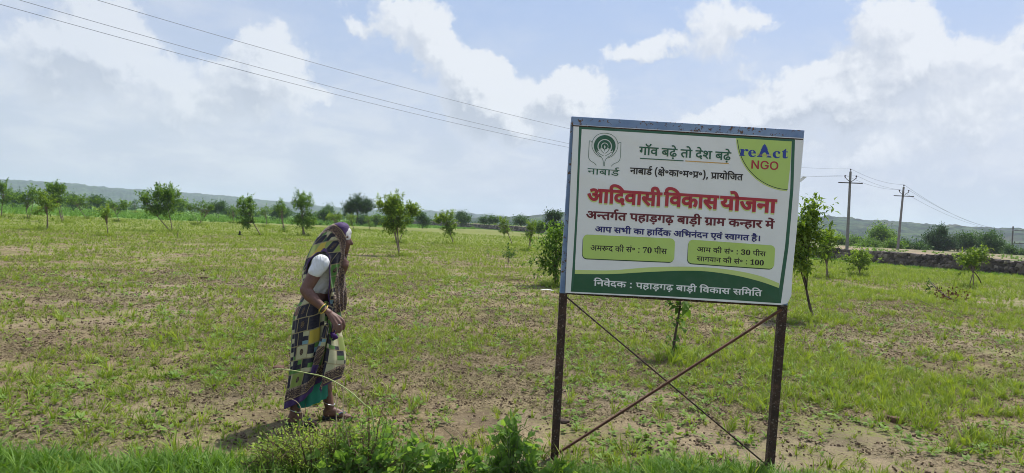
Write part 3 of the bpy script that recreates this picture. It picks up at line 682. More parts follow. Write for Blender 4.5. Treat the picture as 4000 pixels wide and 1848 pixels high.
# ------------------------------------------------------------------ the sign
GLYPH_DATA = [
[177,1,26,106,-82,84,-47,65,-8,52,34,42,78,36,123,34,168,36,214,42,259,51,302,65,343,83,381,106,416,147,416,126,380,109,341,95,300,85,257,79,213,76,168,78,124,84,80,94,37,108,-5,126,-45,148,-82],
[177,1,26,30,-82,51,-46,68,-7,82,34,92,77,98,121,100,165,98,209,92,253,82,297,68,339,51,379,30,416,70,416,93,380,112,341,126,299,135,255,141,210,143,164,141,119,135,75,126,32,112,-9,93,-47,70,-82],
[134,1,15,23,-64,28,-44,33,-23,37,-2,41,20,45,40,48,58,96,58,100,52,95,34,88,15,81,-6,73,-26,65,-46,56,-64],
[280,2,36,140,-5,112,-2,88,5,68,18,51,35,38,57,29,82,22,112,18,144,17,180,18,215,22,247,29,276,38,301,51,322,68,340,88,352,112,360,140,362,168,360,191,352,211,340,227,322,240,301,250,276,257,247,261,214,262,179,261,144,257,111,250,82,240,57,227,35,210,18,191,5,167,-2,24,140,28,157,32,169,45,176,68,181,98,184,135,185,179,184,223,181,260,176,290,169,312,157,325,140,330,124,325,112,312,104,290,98,260,96,223,94,179,96,135,98,98,104,68,112,45,124,32],
[280,1,39,48,0,48,26,90,26,97,27,104,30,108,34,112,39,114,48,114,59,114,310,102,295,91,283,80,272,70,264,60,259,50,258,42,259,36,262,30,268,25,275,22,284,21,294,31,298,43,302,55,306,68,313,82,322,98,333,133,359,189,359,189,59,190,49,191,41,194,35,199,30,205,27,214,26,255,26,255,0],
[280,1,105,122,-5,98,-4,78,-1,60,4,46,10,34,17,25,26,19,35,15,45,14,55,15,67,20,76,27,84,36,90,46,93,56,94,58,74,64,58,74,46,86,37,101,32,118,30,129,31,139,33,148,36,157,42,165,49,171,59,176,71,179,86,180,104,177,121,171,137,160,150,144,161,125,167,102,169,71,169,71,200,104,200,124,202,140,209,152,220,161,235,166,253,168,274,166,290,163,304,157,316,149,325,139,330,126,332,115,330,106,326,99,320,93,312,89,302,86,291,84,279,83,267,83,254,64,255,48,259,35,265,26,273,20,285,18,298,21,315,30,330,46,344,68,354,95,360,128,362,162,360,190,353,213,341,230,325,241,305,244,280,242,259,234,241,222,224,206,210,188,199,168,190,181,187,194,183,208,177,221,170,232,161,242,150,250,137,255,121,256,103,255,84,252,67,245,52,237,39,227,28,215,18,201,11,187,5,172,0,155,-3,139,-4],
[280,1,12,82,0,216,302,84,302,69,300,60,291,55,277,52,252,22,252,24,357,263,357,263,332,125,0],
[147,2,24,74,207,65,208,58,211,52,215,47,221,44,230,42,241,44,252,46,261,52,268,58,272,65,274,74,275,82,274,89,272,96,268,101,261,104,252,104,241,104,230,100,221,96,215,89,211,82,208,24,74,-7,65,-6,58,-3,52,1,47,7,44,16,42,27,44,38,46,47,52,54,58,58,65,60,74,61,82,60,89,58,96,54,101,47,104,38,104,27,104,16,100,7,96,1,89,-3,82,-6],
[0,1,24,-92,386,-92,394,-89,400,-84,406,-78,411,-72,414,-65,415,-58,414,-51,411,-46,406,-41,400,-38,394,-38,386,-38,378,-41,372,-46,366,-51,361,-58,358,-65,357,-72,358,-78,361,-84,366,-89,372,-92,378],
[382,1,102,235,109,232,88,225,70,212,57,196,48,177,42,156,40,128,44,103,54,80,72,57,98,36,133,14,178,50,191,65,158,80,130,96,107,114,90,132,80,152,76,164,77,175,80,184,85,190,92,194,102,196,114,194,125,191,136,185,146,178,156,169,165,159,174,150,172,140,171,130,170,128,206,148,207,164,211,176,218,184,226,188,236,190,247,189,258,185,267,178,273,170,277,161,280,151,281,139,280,128,279,118,276,107,272,97,268,86,262,73,297,82,302,93,306,105,310,119,313,133,315,149,316,173,314,193,307,209,296,220,282,227,266,230,248,226,224,215,204,196,188,200,184,203,181,206,178,219,176,231,175,243,175,253,175,263,176,272,176,280,178,288,179,297,182,297,276,260,276,260,311,390,311,390,276,338,276,338,0,297,0,297,145,289,143,281,142,274,141,266,140,258,140,249,140,243,140,236,140,228,141,232,131,234,120],
[512,1,106,235,109,232,88,225,70,212,57,196,48,177,42,156,40,128,44,103,54,80,72,57,98,36,133,14,178,50,191,65,158,80,130,96,107,114,90,132,80,152,76,164,77,175,80,184,85,190,92,194,102,196,114,194,125,191,136,185,146,178,156,169,165,159,174,150,172,140,171,130,170,128,206,148,207,164,211,176,218,184,226,188,236,190,247,189,258,185,267,178,273,170,277,161,280,151,281,139,280,128,279,118,276,107,272,97,268,86,262,73,297,82,302,93,306,105,310,119,313,133,315,149,316,173,314,193,307,209,296,220,282,227,266,230,248,226,224,215,204,196,188,200,184,203,181,206,178,219,176,231,175,243,175,253,175,263,176,272,176,280,178,288,179,297,182,297,276,260,276,260,311,519,311,519,276,467,276,467,0,426,0,426,276,338,276,338,0,297,0,297,145,289,143,281,142,274,141,266,140,258,140,249,140,243,140,236,140,228,141,232,131,234,120],
[276,1,83,284,276,237,276,237,190,237,174,235,161,233,150,230,140,226,131,220,123,206,109,186,100,162,96,154,133,160,134,167,136,172,138,177,140,181,143,185,146,189,150,192,155,194,161,195,168,196,178,196,190,196,276,80,276,80,176,80,162,81,150,82,139,83,130,85,122,88,115,92,109,97,103,103,98,110,92,119,86,130,80,185,49,204,37,219,26,230,15,237,3,242,-11,243,-26,242,-40,239,-52,235,-64,229,-75,224,-84,220,-92,184,-71,188,-64,192,-57,196,-50,199,-42,201,-35,202,-28,201,-21,200,-16,198,-11,194,-6,189,0,182,5,172,12,160,19,145,28,102,53,89,61,78,69,68,77,60,85,53,95,48,106,43,120,40,137,40,158,40,276,0,276,0,311,284,311],
[381,1,93,388,276,226,276,226,174,243,188,263,197,284,200,305,197,322,190,338,179,349,163,356,143,358,120,357,104,355,88,350,70,344,53,336,36,326,20,290,40,297,51,304,64,310,77,314,91,317,105,318,118,317,133,314,144,308,154,301,160,292,164,281,165,263,161,245,149,226,129,226,0,186,0,186,87,177,80,167,74,156,68,143,63,129,60,113,59,98,60,83,63,69,68,56,76,45,86,36,97,29,111,24,127,23,145,26,170,35,191,50,208,71,222,94,229,122,232,130,232,139,231,148,230,157,229,164,228,170,227,166,190,161,192,154,193,146,194,138,195,131,195,124,196,107,194,92,190,80,182,71,173,65,160,64,146,65,130,70,117,79,107,89,100,101,95,114,94,128,95,141,99,153,104,165,112,175,120,186,130,186,276,0,276,0,311,388,311],
[356,2,130,312,276,312,0,271,0,271,162,260,158,249,154,238,151,225,148,211,147,195,146,179,147,164,149,149,152,136,155,124,159,112,163,98,153,86,144,76,135,70,126,65,115,64,104,65,97,66,91,69,84,73,77,79,72,87,67,97,63,109,61,124,60,127,60,131,60,134,60,133,66,132,72,132,78,133,88,136,96,142,101,148,105,156,107,164,108,177,107,187,102,196,95,202,86,205,77,206,68,206,59,204,52,200,46,196,41,190,37,182,33,189,25,195,18,201,11,208,4,215,-4,224,-12,195,-32,186,-22,178,-12,169,-2,162,8,155,18,149,26,145,26,141,26,136,25,131,25,127,25,122,25,104,26,86,30,70,35,57,43,45,52,36,63,29,76,24,89,23,102,25,120,31,135,40,148,53,160,66,171,82,180,68,191,57,201,48,213,42,225,38,239,37,254,39,270,46,285,57,298,73,308,92,314,116,316,135,314,153,310,169,302,181,290,189,276,191,258,190,242,186,229,180,217,171,206,160,196,148,186,154,185,161,184,168,183,175,182,182,182,190,182,204,183,219,184,232,187,245,192,258,198,271,206,271,276,226,276,226,311,364,311,364,276,21,76,251,78,240,81,230,87,221,95,213,104,206,114,200,135,216,147,234,152,253,151,261,148,268,143,274,136,279,127,282,114,283,104,282,95,279,87,274,81,268,78,260],
[282,1,33,104,276,104,117,103,109,101,102,98,96,93,92,87,90,80,89,71,90,62,94,53,100,45,107,37,116,30,125,25,135,22,145,20,154,21,161,24,167,27,172,33,176,41,179,51,180,64,180,64,276,0,276,0,311,289,311,289,276,237,276,237,0,196,0,196,276],
[282,1,37,86,-12,62,22,196,102,196,276,104,276,104,117,103,109,101,102,98,96,93,92,87,90,80,89,71,90,62,94,53,100,45,107,37,116,30,125,25,135,22,145,20,154,21,161,24,167,27,172,33,176,41,179,51,180,64,180,64,276,0,276,0,311,289,311,289,276,237,276,237,0,196,0,196,61],
[371,1,58,326,276,326,0,286,0,286,185,218,185,205,185,196,186,189,186,200,176,210,164,218,152,224,138,228,124,229,109,228,95,224,82,219,70,211,61,202,53,192,48,180,43,168,41,155,40,138,42,121,47,104,55,89,68,73,84,58,106,44,132,30,164,16,200,51,213,67,172,83,138,99,111,116,92,134,80,153,76,163,77,172,80,179,85,185,92,188,101,190,114,188,128,183,142,174,155,163,167,151,179,136,188,151,220,286,220,286,276,0,276,0,311,378,311,378,276],
[288,1,85,179,111,169,111,160,109,150,108,141,105,132,102,124,98,109,108,96,119,84,132,76,145,70,160,68,176,69,185,71,193,74,200,77,206,82,212,87,216,95,222,104,226,114,229,125,231,139,232,154,232,200,232,200,276,0,276,0,311,296,311,296,276,241,276,241,197,149,197,140,197,132,196,127,196,123,194,119,193,116,190,112,186,109,180,108,174,109,166,112,159,116,153,120,148,125,143,130,138,146,143,163,146,181,147,204,145,225,139,242,128,256,114,264,97,267,77,264,56,256,38,242,22,223,10,199,2,168,0,137,2,108,10,81,22,56,38,33,57,12,79,43,104,62,83,82,66,101,53,122,44,144,39,168,37,201,41,220,54,226,76,225,87,221,95,214,102,205,107,193,110],
[288,2,85,179,111,169,111,160,109,150,108,141,105,132,102,124,98,109,108,96,119,84,132,76,145,70,160,68,176,69,185,71,193,74,200,77,206,82,212,87,216,95,222,104,226,114,229,125,231,139,232,154,232,200,232,200,276,0,276,0,311,296,311,296,276,241,276,241,197,149,197,140,197,132,196,127,196,123,194,119,193,116,190,112,186,109,180,108,174,109,166,112,159,116,153,120,148,125,143,130,138,146,143,163,146,181,147,204,145,225,139,242,128,256,114,264,97,267,77,264,56,256,38,242,22,223,10,199,2,168,0,137,2,108,10,81,22,56,38,33,57,12,79,43,104,62,83,82,66,101,53,122,44,144,39,168,37,201,41,220,54,226,76,225,87,221,95,214,102,205,107,193,110,24,128,-67,129,-59,132,-53,137,-46,143,-42,149,-39,156,-38,163,-39,170,-42,176,-46,180,-53,183,-59,184,-67,183,-75,180,-82,176,-88,170,-92,163,-95,156,-96,149,-95,143,-92,137,-88,132,-82,129,-75],
[282,3,71,154,0,129,2,106,6,85,14,67,24,52,37,40,53,30,72,25,92,23,116,25,138,31,157,41,174,54,189,70,201,88,210,109,217,130,221,152,223,152,276,0,276,0,311,288,311,288,276,192,276,192,188,173,188,153,187,137,186,124,183,113,180,103,176,94,170,85,164,77,155,71,146,67,135,64,124,63,110,65,92,70,76,79,63,91,52,106,43,124,38,120,51,117,65,116,78,117,90,120,100,125,110,131,120,139,128,149,135,161,140,175,143,190,144,205,143,219,140,230,135,240,128,248,120,254,110,258,100,261,90,262,78,258,57,249,38,233,22,211,10,185,2,21,153,70,154,58,157,46,162,35,179,37,194,40,206,47,216,55,222,66,224,78,223,88,220,96,215,102,209,107,201,110,192,110,182,109,172,106,164,100,158,92,154,82,24,110,-67,111,-59,114,-53,119,-46,125,-42,131,-39,138,-38,145,-39,152,-42,158,-46,162,-53,165,-59,166,-67,165,-75,162,-82,158,-88,152,-92,145,-95,138,-96,131,-95,125,-92,119,-88,114,-82,111,-75],
[285,1,48,240,276,240,0,200,0,200,164,146,164,127,164,112,163,100,161,90,158,82,155,75,150,68,142,64,132,63,118,65,102,71,87,82,71,96,55,114,38,136,20,108,-6,94,7,79,21,66,34,53,48,43,61,34,76,28,90,24,105,22,121,23,132,26,143,29,152,34,161,40,169,46,176,57,183,68,189,82,194,97,197,115,199,136,200,200,200,200,276,0,276,0,311,292,311,292,276],
[260,1,97,206,-29,200,-18,193,-6,186,6,181,17,175,27,171,36,167,36,163,35,158,35,153,34,148,34,144,34,129,35,115,36,101,39,87,43,74,49,62,56,51,65,42,75,34,88,28,102,24,118,23,136,24,150,26,163,31,174,36,184,43,193,51,200,63,209,76,216,92,222,108,225,126,227,145,228,148,228,148,276,0,276,0,311,267,311,267,276,188,276,188,192,164,192,145,192,130,191,117,189,106,186,95,182,86,178,80,172,74,166,69,158,66,150,64,141,63,131,65,114,72,100,83,87,98,78,119,72,144,70,146,70,148,70,150,70,152,70,154,70,156,70,154,77,153,83,153,88,154,99,158,107,164,113,171,117,178,119,186,120,200,119,211,115,219,108,226,99,229,90,230,81,230,71,227,63,223,56,218,51,212,46,205,43,209,35,214,27,219,18,225,9,232,-1,240,-12],
[278,1,33,0,311,284,311,284,276,233,276,233,0,192,0,192,149,102,149,102,122,101,113,99,106,95,101,90,97,84,95,76,94,68,95,60,99,51,104,42,112,35,120,28,130,23,140,20,150,18,159,19,166,22,172,25,178,31,181,39,184,49,184,192,184,192,276,0,276],
[179,2,4,0,311,186,311,186,276,0,276,25,102,149,102,122,101,113,99,106,95,101,90,97,84,95,76,94,68,95,60,99,51,104,42,112,35,120,28,130,23,140,20,150,18,159,19,166,22,172,25,178,31,181,39,184,49,184,192,184,192,149],
[284,2,27,240,276,240,0,199,0,199,96,189,90,179,84,168,80,155,76,142,74,127,73,114,74,102,76,91,80,81,85,72,90,64,97,56,107,50,117,46,129,42,142,40,159,40,179,40,276,0,276,0,311,292,311,292,276,21,199,276,80,276,80,184,80,172,81,161,82,152,83,145,84,138,86,133,89,128,92,124,95,120,104,114,116,110,132,108,145,110,157,113,169,118,180,125,190,132,199,140],
[284,2,21,22,26,107,76,90,81,76,88,64,97,56,107,50,117,46,129,42,142,40,159,40,179,40,276,0,276,0,311,292,311,292,276,240,276,240,0,199,0,199,96,46,-6,21,199,276,80,276,80,184,80,172,81,161,82,152,83,145,84,138,86,133,89,128,92,124,95,120,104,114,116,110,131,108,144,110,156,113,168,118,180,125,190,132,199,140],
[286,2,53,292,276,241,276,241,0,200,0,200,82,191,77,180,71,168,66,154,62,138,60,120,59,102,60,86,64,70,70,57,77,45,87,36,99,29,112,24,127,23,143,26,169,36,191,53,209,76,222,102,229,132,232,138,232,143,232,150,231,156,231,163,230,169,230,175,229,180,228,184,227,182,192,175,194,167,195,159,196,151,197,142,197,134,198,127,197,121,197,115,196,182,112,189,117,195,122,200,128,200,276,0,276,0,311,292,311,16,64,144,65,128,71,115,80,105,92,98,106,93,121,92,127,92,133,93,138,94,144,95,149,96,154,98,84,185,73,174,66,160],
[352,1,85,87,316,99,315,110,314,120,311,129,306,138,301,146,293,151,286,156,277,160,266,163,254,165,238,166,218,166,160,266,160,266,276,201,276,201,311,358,311,358,276,307,276,307,0,266,0,266,125,166,125,166,106,165,97,163,89,159,83,154,79,148,76,142,76,135,76,128,78,122,82,115,86,108,92,102,98,96,104,92,111,88,118,84,126,83,132,82,139,83,145,85,150,89,154,94,158,102,160,112,160,126,160,126,213,126,227,125,239,124,249,122,257,119,263,116,269,108,277,98,282,84,284,76,283,69,281,64,278,60,273,58,267,57,260,58,252,62,245,69,239,78,235,92,232,109,230,105,194,82,198,62,204,45,213,33,225,25,241,23,260,25,278,31,292,42,303,55,310,70,315],
[299,2,36,254,276,254,0,214,0,214,125,104,125,104,106,103,97,100,89,96,83,91,79,86,76,80,76,73,76,66,78,60,82,53,86,46,92,40,98,34,104,29,111,25,118,22,126,20,132,20,139,20,145,22,150,26,154,32,158,40,160,50,160,63,160,63,276,0,276,0,311,306,311,306,276,4,214,276,104,276,104,160,214,160],
[290,2,32,298,311,298,276,246,276,246,0,205,0,205,90,195,84,184,78,172,73,158,69,143,67,126,66,98,69,74,79,54,96,38,119,26,145,19,176,38,181,53,188,65,195,73,204,78,215,80,228,79,238,77,246,74,254,70,262,66,269,62,276,0,276,0,311,20,64,150,72,136,80,123,90,114,101,107,114,103,130,102,145,103,160,106,173,112,185,119,195,128,205,137,205,276,106,276,114,258,118,240,120,222,114,191,95,166],
[204,1,63,198,21,170,-6,151,10,133,27,115,44,98,60,83,76,69,90,57,104,46,117,38,128,31,138,26,146,23,152,21,158,20,164,20,170,21,176,23,182,28,188,34,193,42,196,52,196,60,196,67,194,74,191,80,186,85,181,90,174,102,182,112,190,119,200,124,210,127,222,128,234,128,242,127,249,126,257,124,264,122,270,120,276,0,276,0,311,212,311,212,276,160,276,164,263,167,247,168,229,167,212,163,196,157,182,149,170,139,160,127,150,114,142,99,134,84,127,99,109,117,92,136,73,156,55,176,38],
[394,1,127,249,80,230,82,213,88,199,99,188,113,181,130,179,150,179,151,179,152,174,155,168,157,162,159,156,161,149,162,142,163,134,156,126,149,116,143,106,137,95,132,84,127,99,109,117,92,136,73,156,55,176,38,198,21,170,-6,151,10,133,27,115,44,98,60,83,76,69,90,57,104,46,117,38,128,31,138,26,146,23,152,21,158,20,164,20,170,21,176,23,182,28,188,34,193,42,196,52,196,60,196,67,194,74,191,80,186,85,181,90,174,102,182,112,190,119,200,124,210,127,222,128,234,128,242,127,249,126,257,124,264,122,270,120,276,0,276,0,311,400,311,400,276,160,276,164,263,167,247,168,229,167,217,166,206,162,195,172,193,180,190,189,186,196,195,204,203,214,210,226,214,240,218,255,218,275,217,292,212,309,205,324,195,337,182,350,168,362,152,372,134,382,116,350,99,335,125,320,147,306,163,290,175,274,182,256,184,243,183,232,180,224,174,219,166,216,158,214,149,216,138,219,129,225,123,232,118,241,116,250,115,255,115,260,116,265,116,270,117,275,119,280,121,292,88,284,85,276,82,269,81,262,80,255,80],
[0,1,38,-95,308,-102,319,-108,332,-113,344,-117,357,-119,369,-120,381,-118,401,-110,418,-98,431,-82,441,-63,446,-42,448,-32,448,-22,447,-13,445,-4,442,3,439,10,436,0,403,-6,406,-12,408,-18,410,-25,412,-32,413,-39,414,-51,412,-61,408,-70,402,-75,394,-79,384,-80,374,-79,363,-77,352,-73,341,-68,331,-62,319,-54,308],
[278,1,64,286,276,234,276,234,0,194,0,194,82,184,77,174,71,162,66,148,62,133,60,116,59,99,60,83,64,68,70,55,77,44,87,35,99,28,112,24,127,23,143,26,169,36,191,52,209,73,222,98,229,128,232,132,232,138,232,144,231,150,231,157,230,163,230,168,229,173,228,177,227,174,190,168,192,161,193,153,194,145,195,137,195,130,196,110,194,94,190,81,182,71,172,65,159,64,144,65,128,70,116,79,106,91,99,103,95,118,94,134,95,149,99,162,105,174,113,184,121,194,130,194,276,0,276,0,311,286,311],
[340,2,89,61,94,50,95,40,98,32,103,25,110,21,118,20,128,21,136,24,144,29,150,36,154,43,156,52,157,58,157,64,155,71,153,78,150,86,145,96,138,111,145,125,155,136,168,145,183,151,201,152,222,151,239,146,254,138,266,127,276,114,281,100,283,90,282,82,280,76,276,72,271,70,265,69,258,70,253,71,247,74,242,78,236,84,231,93,227,104,224,118,221,135,220,126,185,98,189,74,197,56,209,43,224,36,240,33,258,35,274,41,288,51,300,64,309,81,314,102,316,117,315,132,311,146,305,159,297,170,286,179,273,186,258,191,240,192,220,190,198,184,176,175,156,162,138,146,123,127,110,142,97,156,83,170,67,184,52,196,36,207,22,175,0,159,22,143,42,129,59,115,73,102,86,90,97,80,96,71,95,8,296,276,296,0,255,0,255,276,210,276,210,311,348,311,348,276],
[338,2,69,294,276,294,0,253,0,253,133,243,130,234,128,224,127,214,126,202,126,190,126,176,126,161,127,146,129,131,132,118,135,106,138,99,134,92,130,84,126,98,109,114,91,132,73,151,55,170,38,190,21,163,-6,145,10,127,27,110,44,94,60,80,76,66,90,55,104,45,117,36,128,30,138,26,146,23,152,21,158,20,164,20,170,21,176,23,182,28,188,34,193,42,196,52,196,60,196,67,194,74,191,80,186,85,181,90,175,97,182,102,190,105,199,107,209,108,219,108,229,108,239,108,248,106,256,105,264,103,270,100,276,0,276,0,311,346,311,346,276,23,184,161,197,161,209,162,220,163,231,165,242,167,253,170,253,276,140,276,143,270,145,263,146,256,148,247,149,239,149,229,148,216,147,203,144,192,141,183,136,174,131,166,149,163,166,162],
[194,1,88,184,161,195,161,204,162,212,162,221,163,230,164,239,166,243,130,235,128,226,127,218,126,209,126,200,126,190,126,176,126,161,127,146,129,131,132,118,135,106,138,99,134,92,130,84,126,98,109,114,91,132,73,151,55,170,38,190,21,163,-6,145,10,127,27,110,44,94,60,80,76,66,90,55,104,45,117,36,128,30,138,26,146,23,152,21,158,20,164,20,170,21,176,23,182,28,188,34,193,42,196,52,196,60,196,67,194,74,191,80,186,85,181,90,175,97,182,102,190,105,199,107,209,108,219,108,229,108,239,108,248,106,256,105,264,103,270,100,276,0,276,0,311,202,311,202,276,140,276,143,270,145,263,146,256,148,247,149,239,149,229,148,216,147,203,144,192,141,183,136,174,131,166,149,163,166,162],
[266,1,101,160,34,172,39,182,43,190,49,196,56,200,64,202,74,200,86,195,96,187,104,175,110,160,113,140,114,119,113,101,108,87,100,77,90,71,77,69,62,70,52,72,42,75,32,80,22,88,11,98,0,112,-13,130,-28,151,-44,124,-71,96,-48,73,-26,54,-4,40,17,32,40,29,65,30,77,32,88,37,99,42,108,49,117,58,124,51,130,46,138,41,146,38,155,35,165,34,176,35,185,37,193,40,200,43,206,48,212,53,216,61,222,70,226,79,229,90,231,101,232,114,232,180,232,180,276,0,276,0,311,273,311,273,276,221,276,221,197,115,197,106,197,98,196,93,196,89,194,85,193,82,190,78,186,75,180,74,174,75,167,77,161,80,156,83,151,87,146,92,142,108,146,124,149,142,150,164,149,182,145,198,140,211,132,222,123,230,112,236,101,239,89,240,76,239,58,233,42,224,28,210,17,194,8,174,1],
[130,1,8,85,276,85,0,44,0,44,276,0,276,0,311,136,311,136,276],
[130,1,43,44,276,0,276,0,311,40,311,36,319,33,326,30,334,28,343,27,352,26,362,30,386,39,407,56,424,77,438,103,445,133,448,178,444,220,431,258,410,293,381,324,347,352,308,310,308,257,366,201,400,142,412,120,410,102,405,87,397,76,386,69,373,67,357,68,347,69,339,72,331,75,324,79,317,82,311,136,311,136,276,85,276,85,0,44,0],
[130,1,49,-92,308,-98,319,-102,330,-106,341,-108,352,-110,363,-110,374,-108,394,-101,412,-89,427,-73,439,-54,446,-30,448,-12,446,5,442,20,434,32,422,44,408,54,389,64,367,73,341,82,311,136,311,136,276,85,276,85,0,44,0,44,276,0,276,0,311,44,311,34,343,24,368,14,388,3,402,-12,410,-28,412,-41,411,-51,407,-59,400,-65,391,-68,380,-70,366,-69,356,-67,345,-64,336,-61,327,-57,317,-52,308],
[0,1,29,-84,308,-91,332,-98,353,-105,370,-112,383,-120,394,-128,402,-137,407,-147,410,-158,412,-165,411,-171,410,-177,409,-183,408,-188,406,-192,404,-204,441,-191,445,-176,447,-159,448,-142,447,-126,442,-112,435,-100,425,-88,410,-77,392,-66,369,-57,341,-47,308],
[0,1,58,-90,308,-98,320,-106,329,-114,337,-122,342,-129,346,-136,349,-144,350,-152,351,-160,352,-167,351,-174,350,-180,348,-187,346,-194,344,-201,341,-214,376,-206,379,-198,381,-190,384,-181,385,-172,386,-163,386,-149,385,-135,382,-123,376,-112,368,-102,358,-94,346,-92,347,-98,363,-105,376,-111,387,-118,396,-124,403,-132,408,-139,411,-148,413,-158,414,-166,413,-172,413,-178,412,-183,410,-188,408,-193,406,-204,441,-191,445,-176,447,-159,448,-142,447,-126,442,-112,435,-100,425,-88,410,-77,392,-66,369,-57,341,-47,308],
[130,2,8,85,276,85,0,44,0,44,276,0,276,0,311,136,311,136,276,26,149,432,140,401,127,378,111,361,92,349,70,342,46,340,23,342,2,350,-18,362,-34,380,-49,403,-62,432,-26,444,-17,422,-7,405,4,392,16,382,30,376,47,374,64,377,78,383,89,393,98,407,105,424,111,444],
[130,2,8,85,276,85,0,44,0,44,276,0,276,0,311,136,311,136,276,29,45,308,38,332,31,353,24,370,17,383,10,394,2,402,-7,407,-17,410,-28,412,-35,411,-42,410,-48,409,-53,408,-58,406,-63,404,-75,441,-61,445,-46,447,-30,448,-12,447,3,442,17,435,30,425,42,410,53,392,63,369,73,341,82,308],
[190,1,4,97,311,138,311,138,0,97,0],
[213,2,36,106,140,93,141,81,144,69,148,58,155,49,164,42,173,36,184,33,196,32,210,33,222,36,233,41,244,48,254,57,262,68,270,79,275,92,278,106,279,120,278,133,275,144,270,155,263,164,255,171,245,176,234,179,222,180,210,179,197,176,185,171,174,164,164,155,156,144,149,133,144,120,141,24,106,172,117,174,127,177,135,183,141,190,144,199,146,210,144,220,141,228,135,236,127,241,117,245,106,246,95,245,85,241,78,235,72,228,68,219,67,210,68,199,72,190,78,183,86,177,96,174],
[214,1,59,14,0,14,12,22,13,29,16,34,19,37,24,38,32,39,42,39,188,39,199,37,207,34,212,30,216,24,218,15,218,16,231,108,231,108,188,118,202,128,214,139,224,151,231,162,236,174,237,186,236,197,232,205,226,211,218,214,209,216,198,215,189,212,181,207,174,201,170,193,166,184,166,177,166,170,168,165,172,161,176,157,181,154,186,150,190,146,193,140,194,134,192,127,187,120,180,115,170,112,157,111,143,111,42,112,31,114,24,118,19,125,15,134,13,147,12,147,0],
[224,2,36,114,-8,96,-6,79,-1,63,8,49,19,37,34,28,51,20,71,16,93,14,117,16,139,20,160,28,179,38,196,50,210,65,222,81,230,98,235,117,237,144,234,166,224,185,208,199,187,208,160,210,129,210,124,87,124,94,72,115,42,148,32,167,35,185,46,201,64,212,54,185,20,152,-1,12,86,143,150,143,150,160,149,179,147,195,144,206,138,214,130,219,120,221,101,213,90,190,86,152],
[218,1,58,116,-8,98,-6,80,-1,64,8,50,20,38,34,28,50,21,69,16,90,14,112,16,135,21,156,30,176,41,194,55,209,71,221,89,230,109,236,130,238,152,236,171,231,186,222,198,211,204,198,206,182,206,174,203,166,198,160,192,156,185,153,176,152,159,156,149,167,146,186,146,189,146,192,146,194,147,197,147,200,147,202,145,213,138,219,126,221,102,212,88,185,84,140,86,106,92,78,102,57,116,41,132,32,152,28,169,31,186,40,202,54,212,45,185,16,153,-2],
[170,1,34,92,-7,74,-5,60,0,49,8,42,19,37,34,36,53,36,208,15,208,15,223,34,241,51,259,66,275,78,290,88,303,96,316,108,316,108,231,154,231,154,208,108,208,108,61,108,52,109,44,111,38,114,33,119,31,125,30,136,33,145,41,154,56,166,49,147,18,123,-1],
[377,1,48,44,0,44,364,99,364,247,131,251,125,255,117,261,108,266,98,272,87,279,76,285,64,291,51,298,38,291,38,290,52,289,65,288,78,287,90,287,102,287,113,286,123,286,133,286,141,286,364,333,364,333,0,278,0,146,207,140,217,134,227,128,237,121,247,114,260,107,273,98,288,89,305,78,324,86,324,87,307,88,290,88,274,89,260,90,246,90,234,90,224,91,215,91,208,91,0],
[373,1,84,193,-5,162,-2,133,5,107,18,85,35,66,57,50,82,39,112,32,145,30,182,32,218,39,252,50,281,66,307,85,329,107,346,132,359,160,366,190,369,208,368,226,365,244,360,260,354,275,345,288,336,301,324,312,312,321,298,329,283,335,267,339,250,291,250,287,261,282,272,276,281,270,290,262,298,254,305,245,311,236,316,225,320,214,323,202,325,190,326,169,324,150,318,132,309,116,296,102,280,90,261,82,238,77,211,75,182,77,152,82,126,90,103,102,84,116,67,133,55,151,45,171,40,193,38,212,40,230,44,247,51,261,61,273,73,283,88,291,105,295,124,296,145,310,142,202,142,202,183,342,183,342,143,340,114,333,88,323,65,308,44,290,27,270,13,246,3,220,-3],
[382,2,36,191,-5,161,-2,134,5,108,18,86,35,67,56,51,82,39,112,32,145,30,182,32,218,39,252,51,281,67,307,86,329,108,346,134,359,161,366,191,369,221,366,249,359,274,346,297,329,316,307,332,281,343,252,350,218,353,182,350,145,343,112,332,82,316,56,297,35,274,18,249,5,221,-2,36,191,38,212,40,232,45,250,55,266,67,280,83,292,103,300,126,306,152,307,182,306,211,300,238,292,261,280,280,266,296,250,309,232,318,212,324,191,326,170,324,151,318,132,309,116,296,102,280,90,260,82,237,77,211,75,182,77,152,82,126,90,103,102,84,116,67,132,55,151,45,170,40]]
GLYPH_KEYS = "( ) , 0 1 3 7 : ं अ आ ए क क्ष ग ग्र ज ड ड़ ढ़ त द न न् प प्र ब भ म य र रू र्^ व श स स् ह ा ि ी े ै ॉ ो । ॰ r e c t N G O".split()
GL = {}
for key, row in zip(GLYPH_KEYS, GLYPH_DATA):
    q = 2; cont = []
    for c_ in range(row[1]):
        n = row[q]; cont.append([(row[q + 1 + 2 * i], row[q + 2 + 2 * i]) for i in range(n)]); q += 1 + 2 * n
    GL[key] = (row[0], cont)
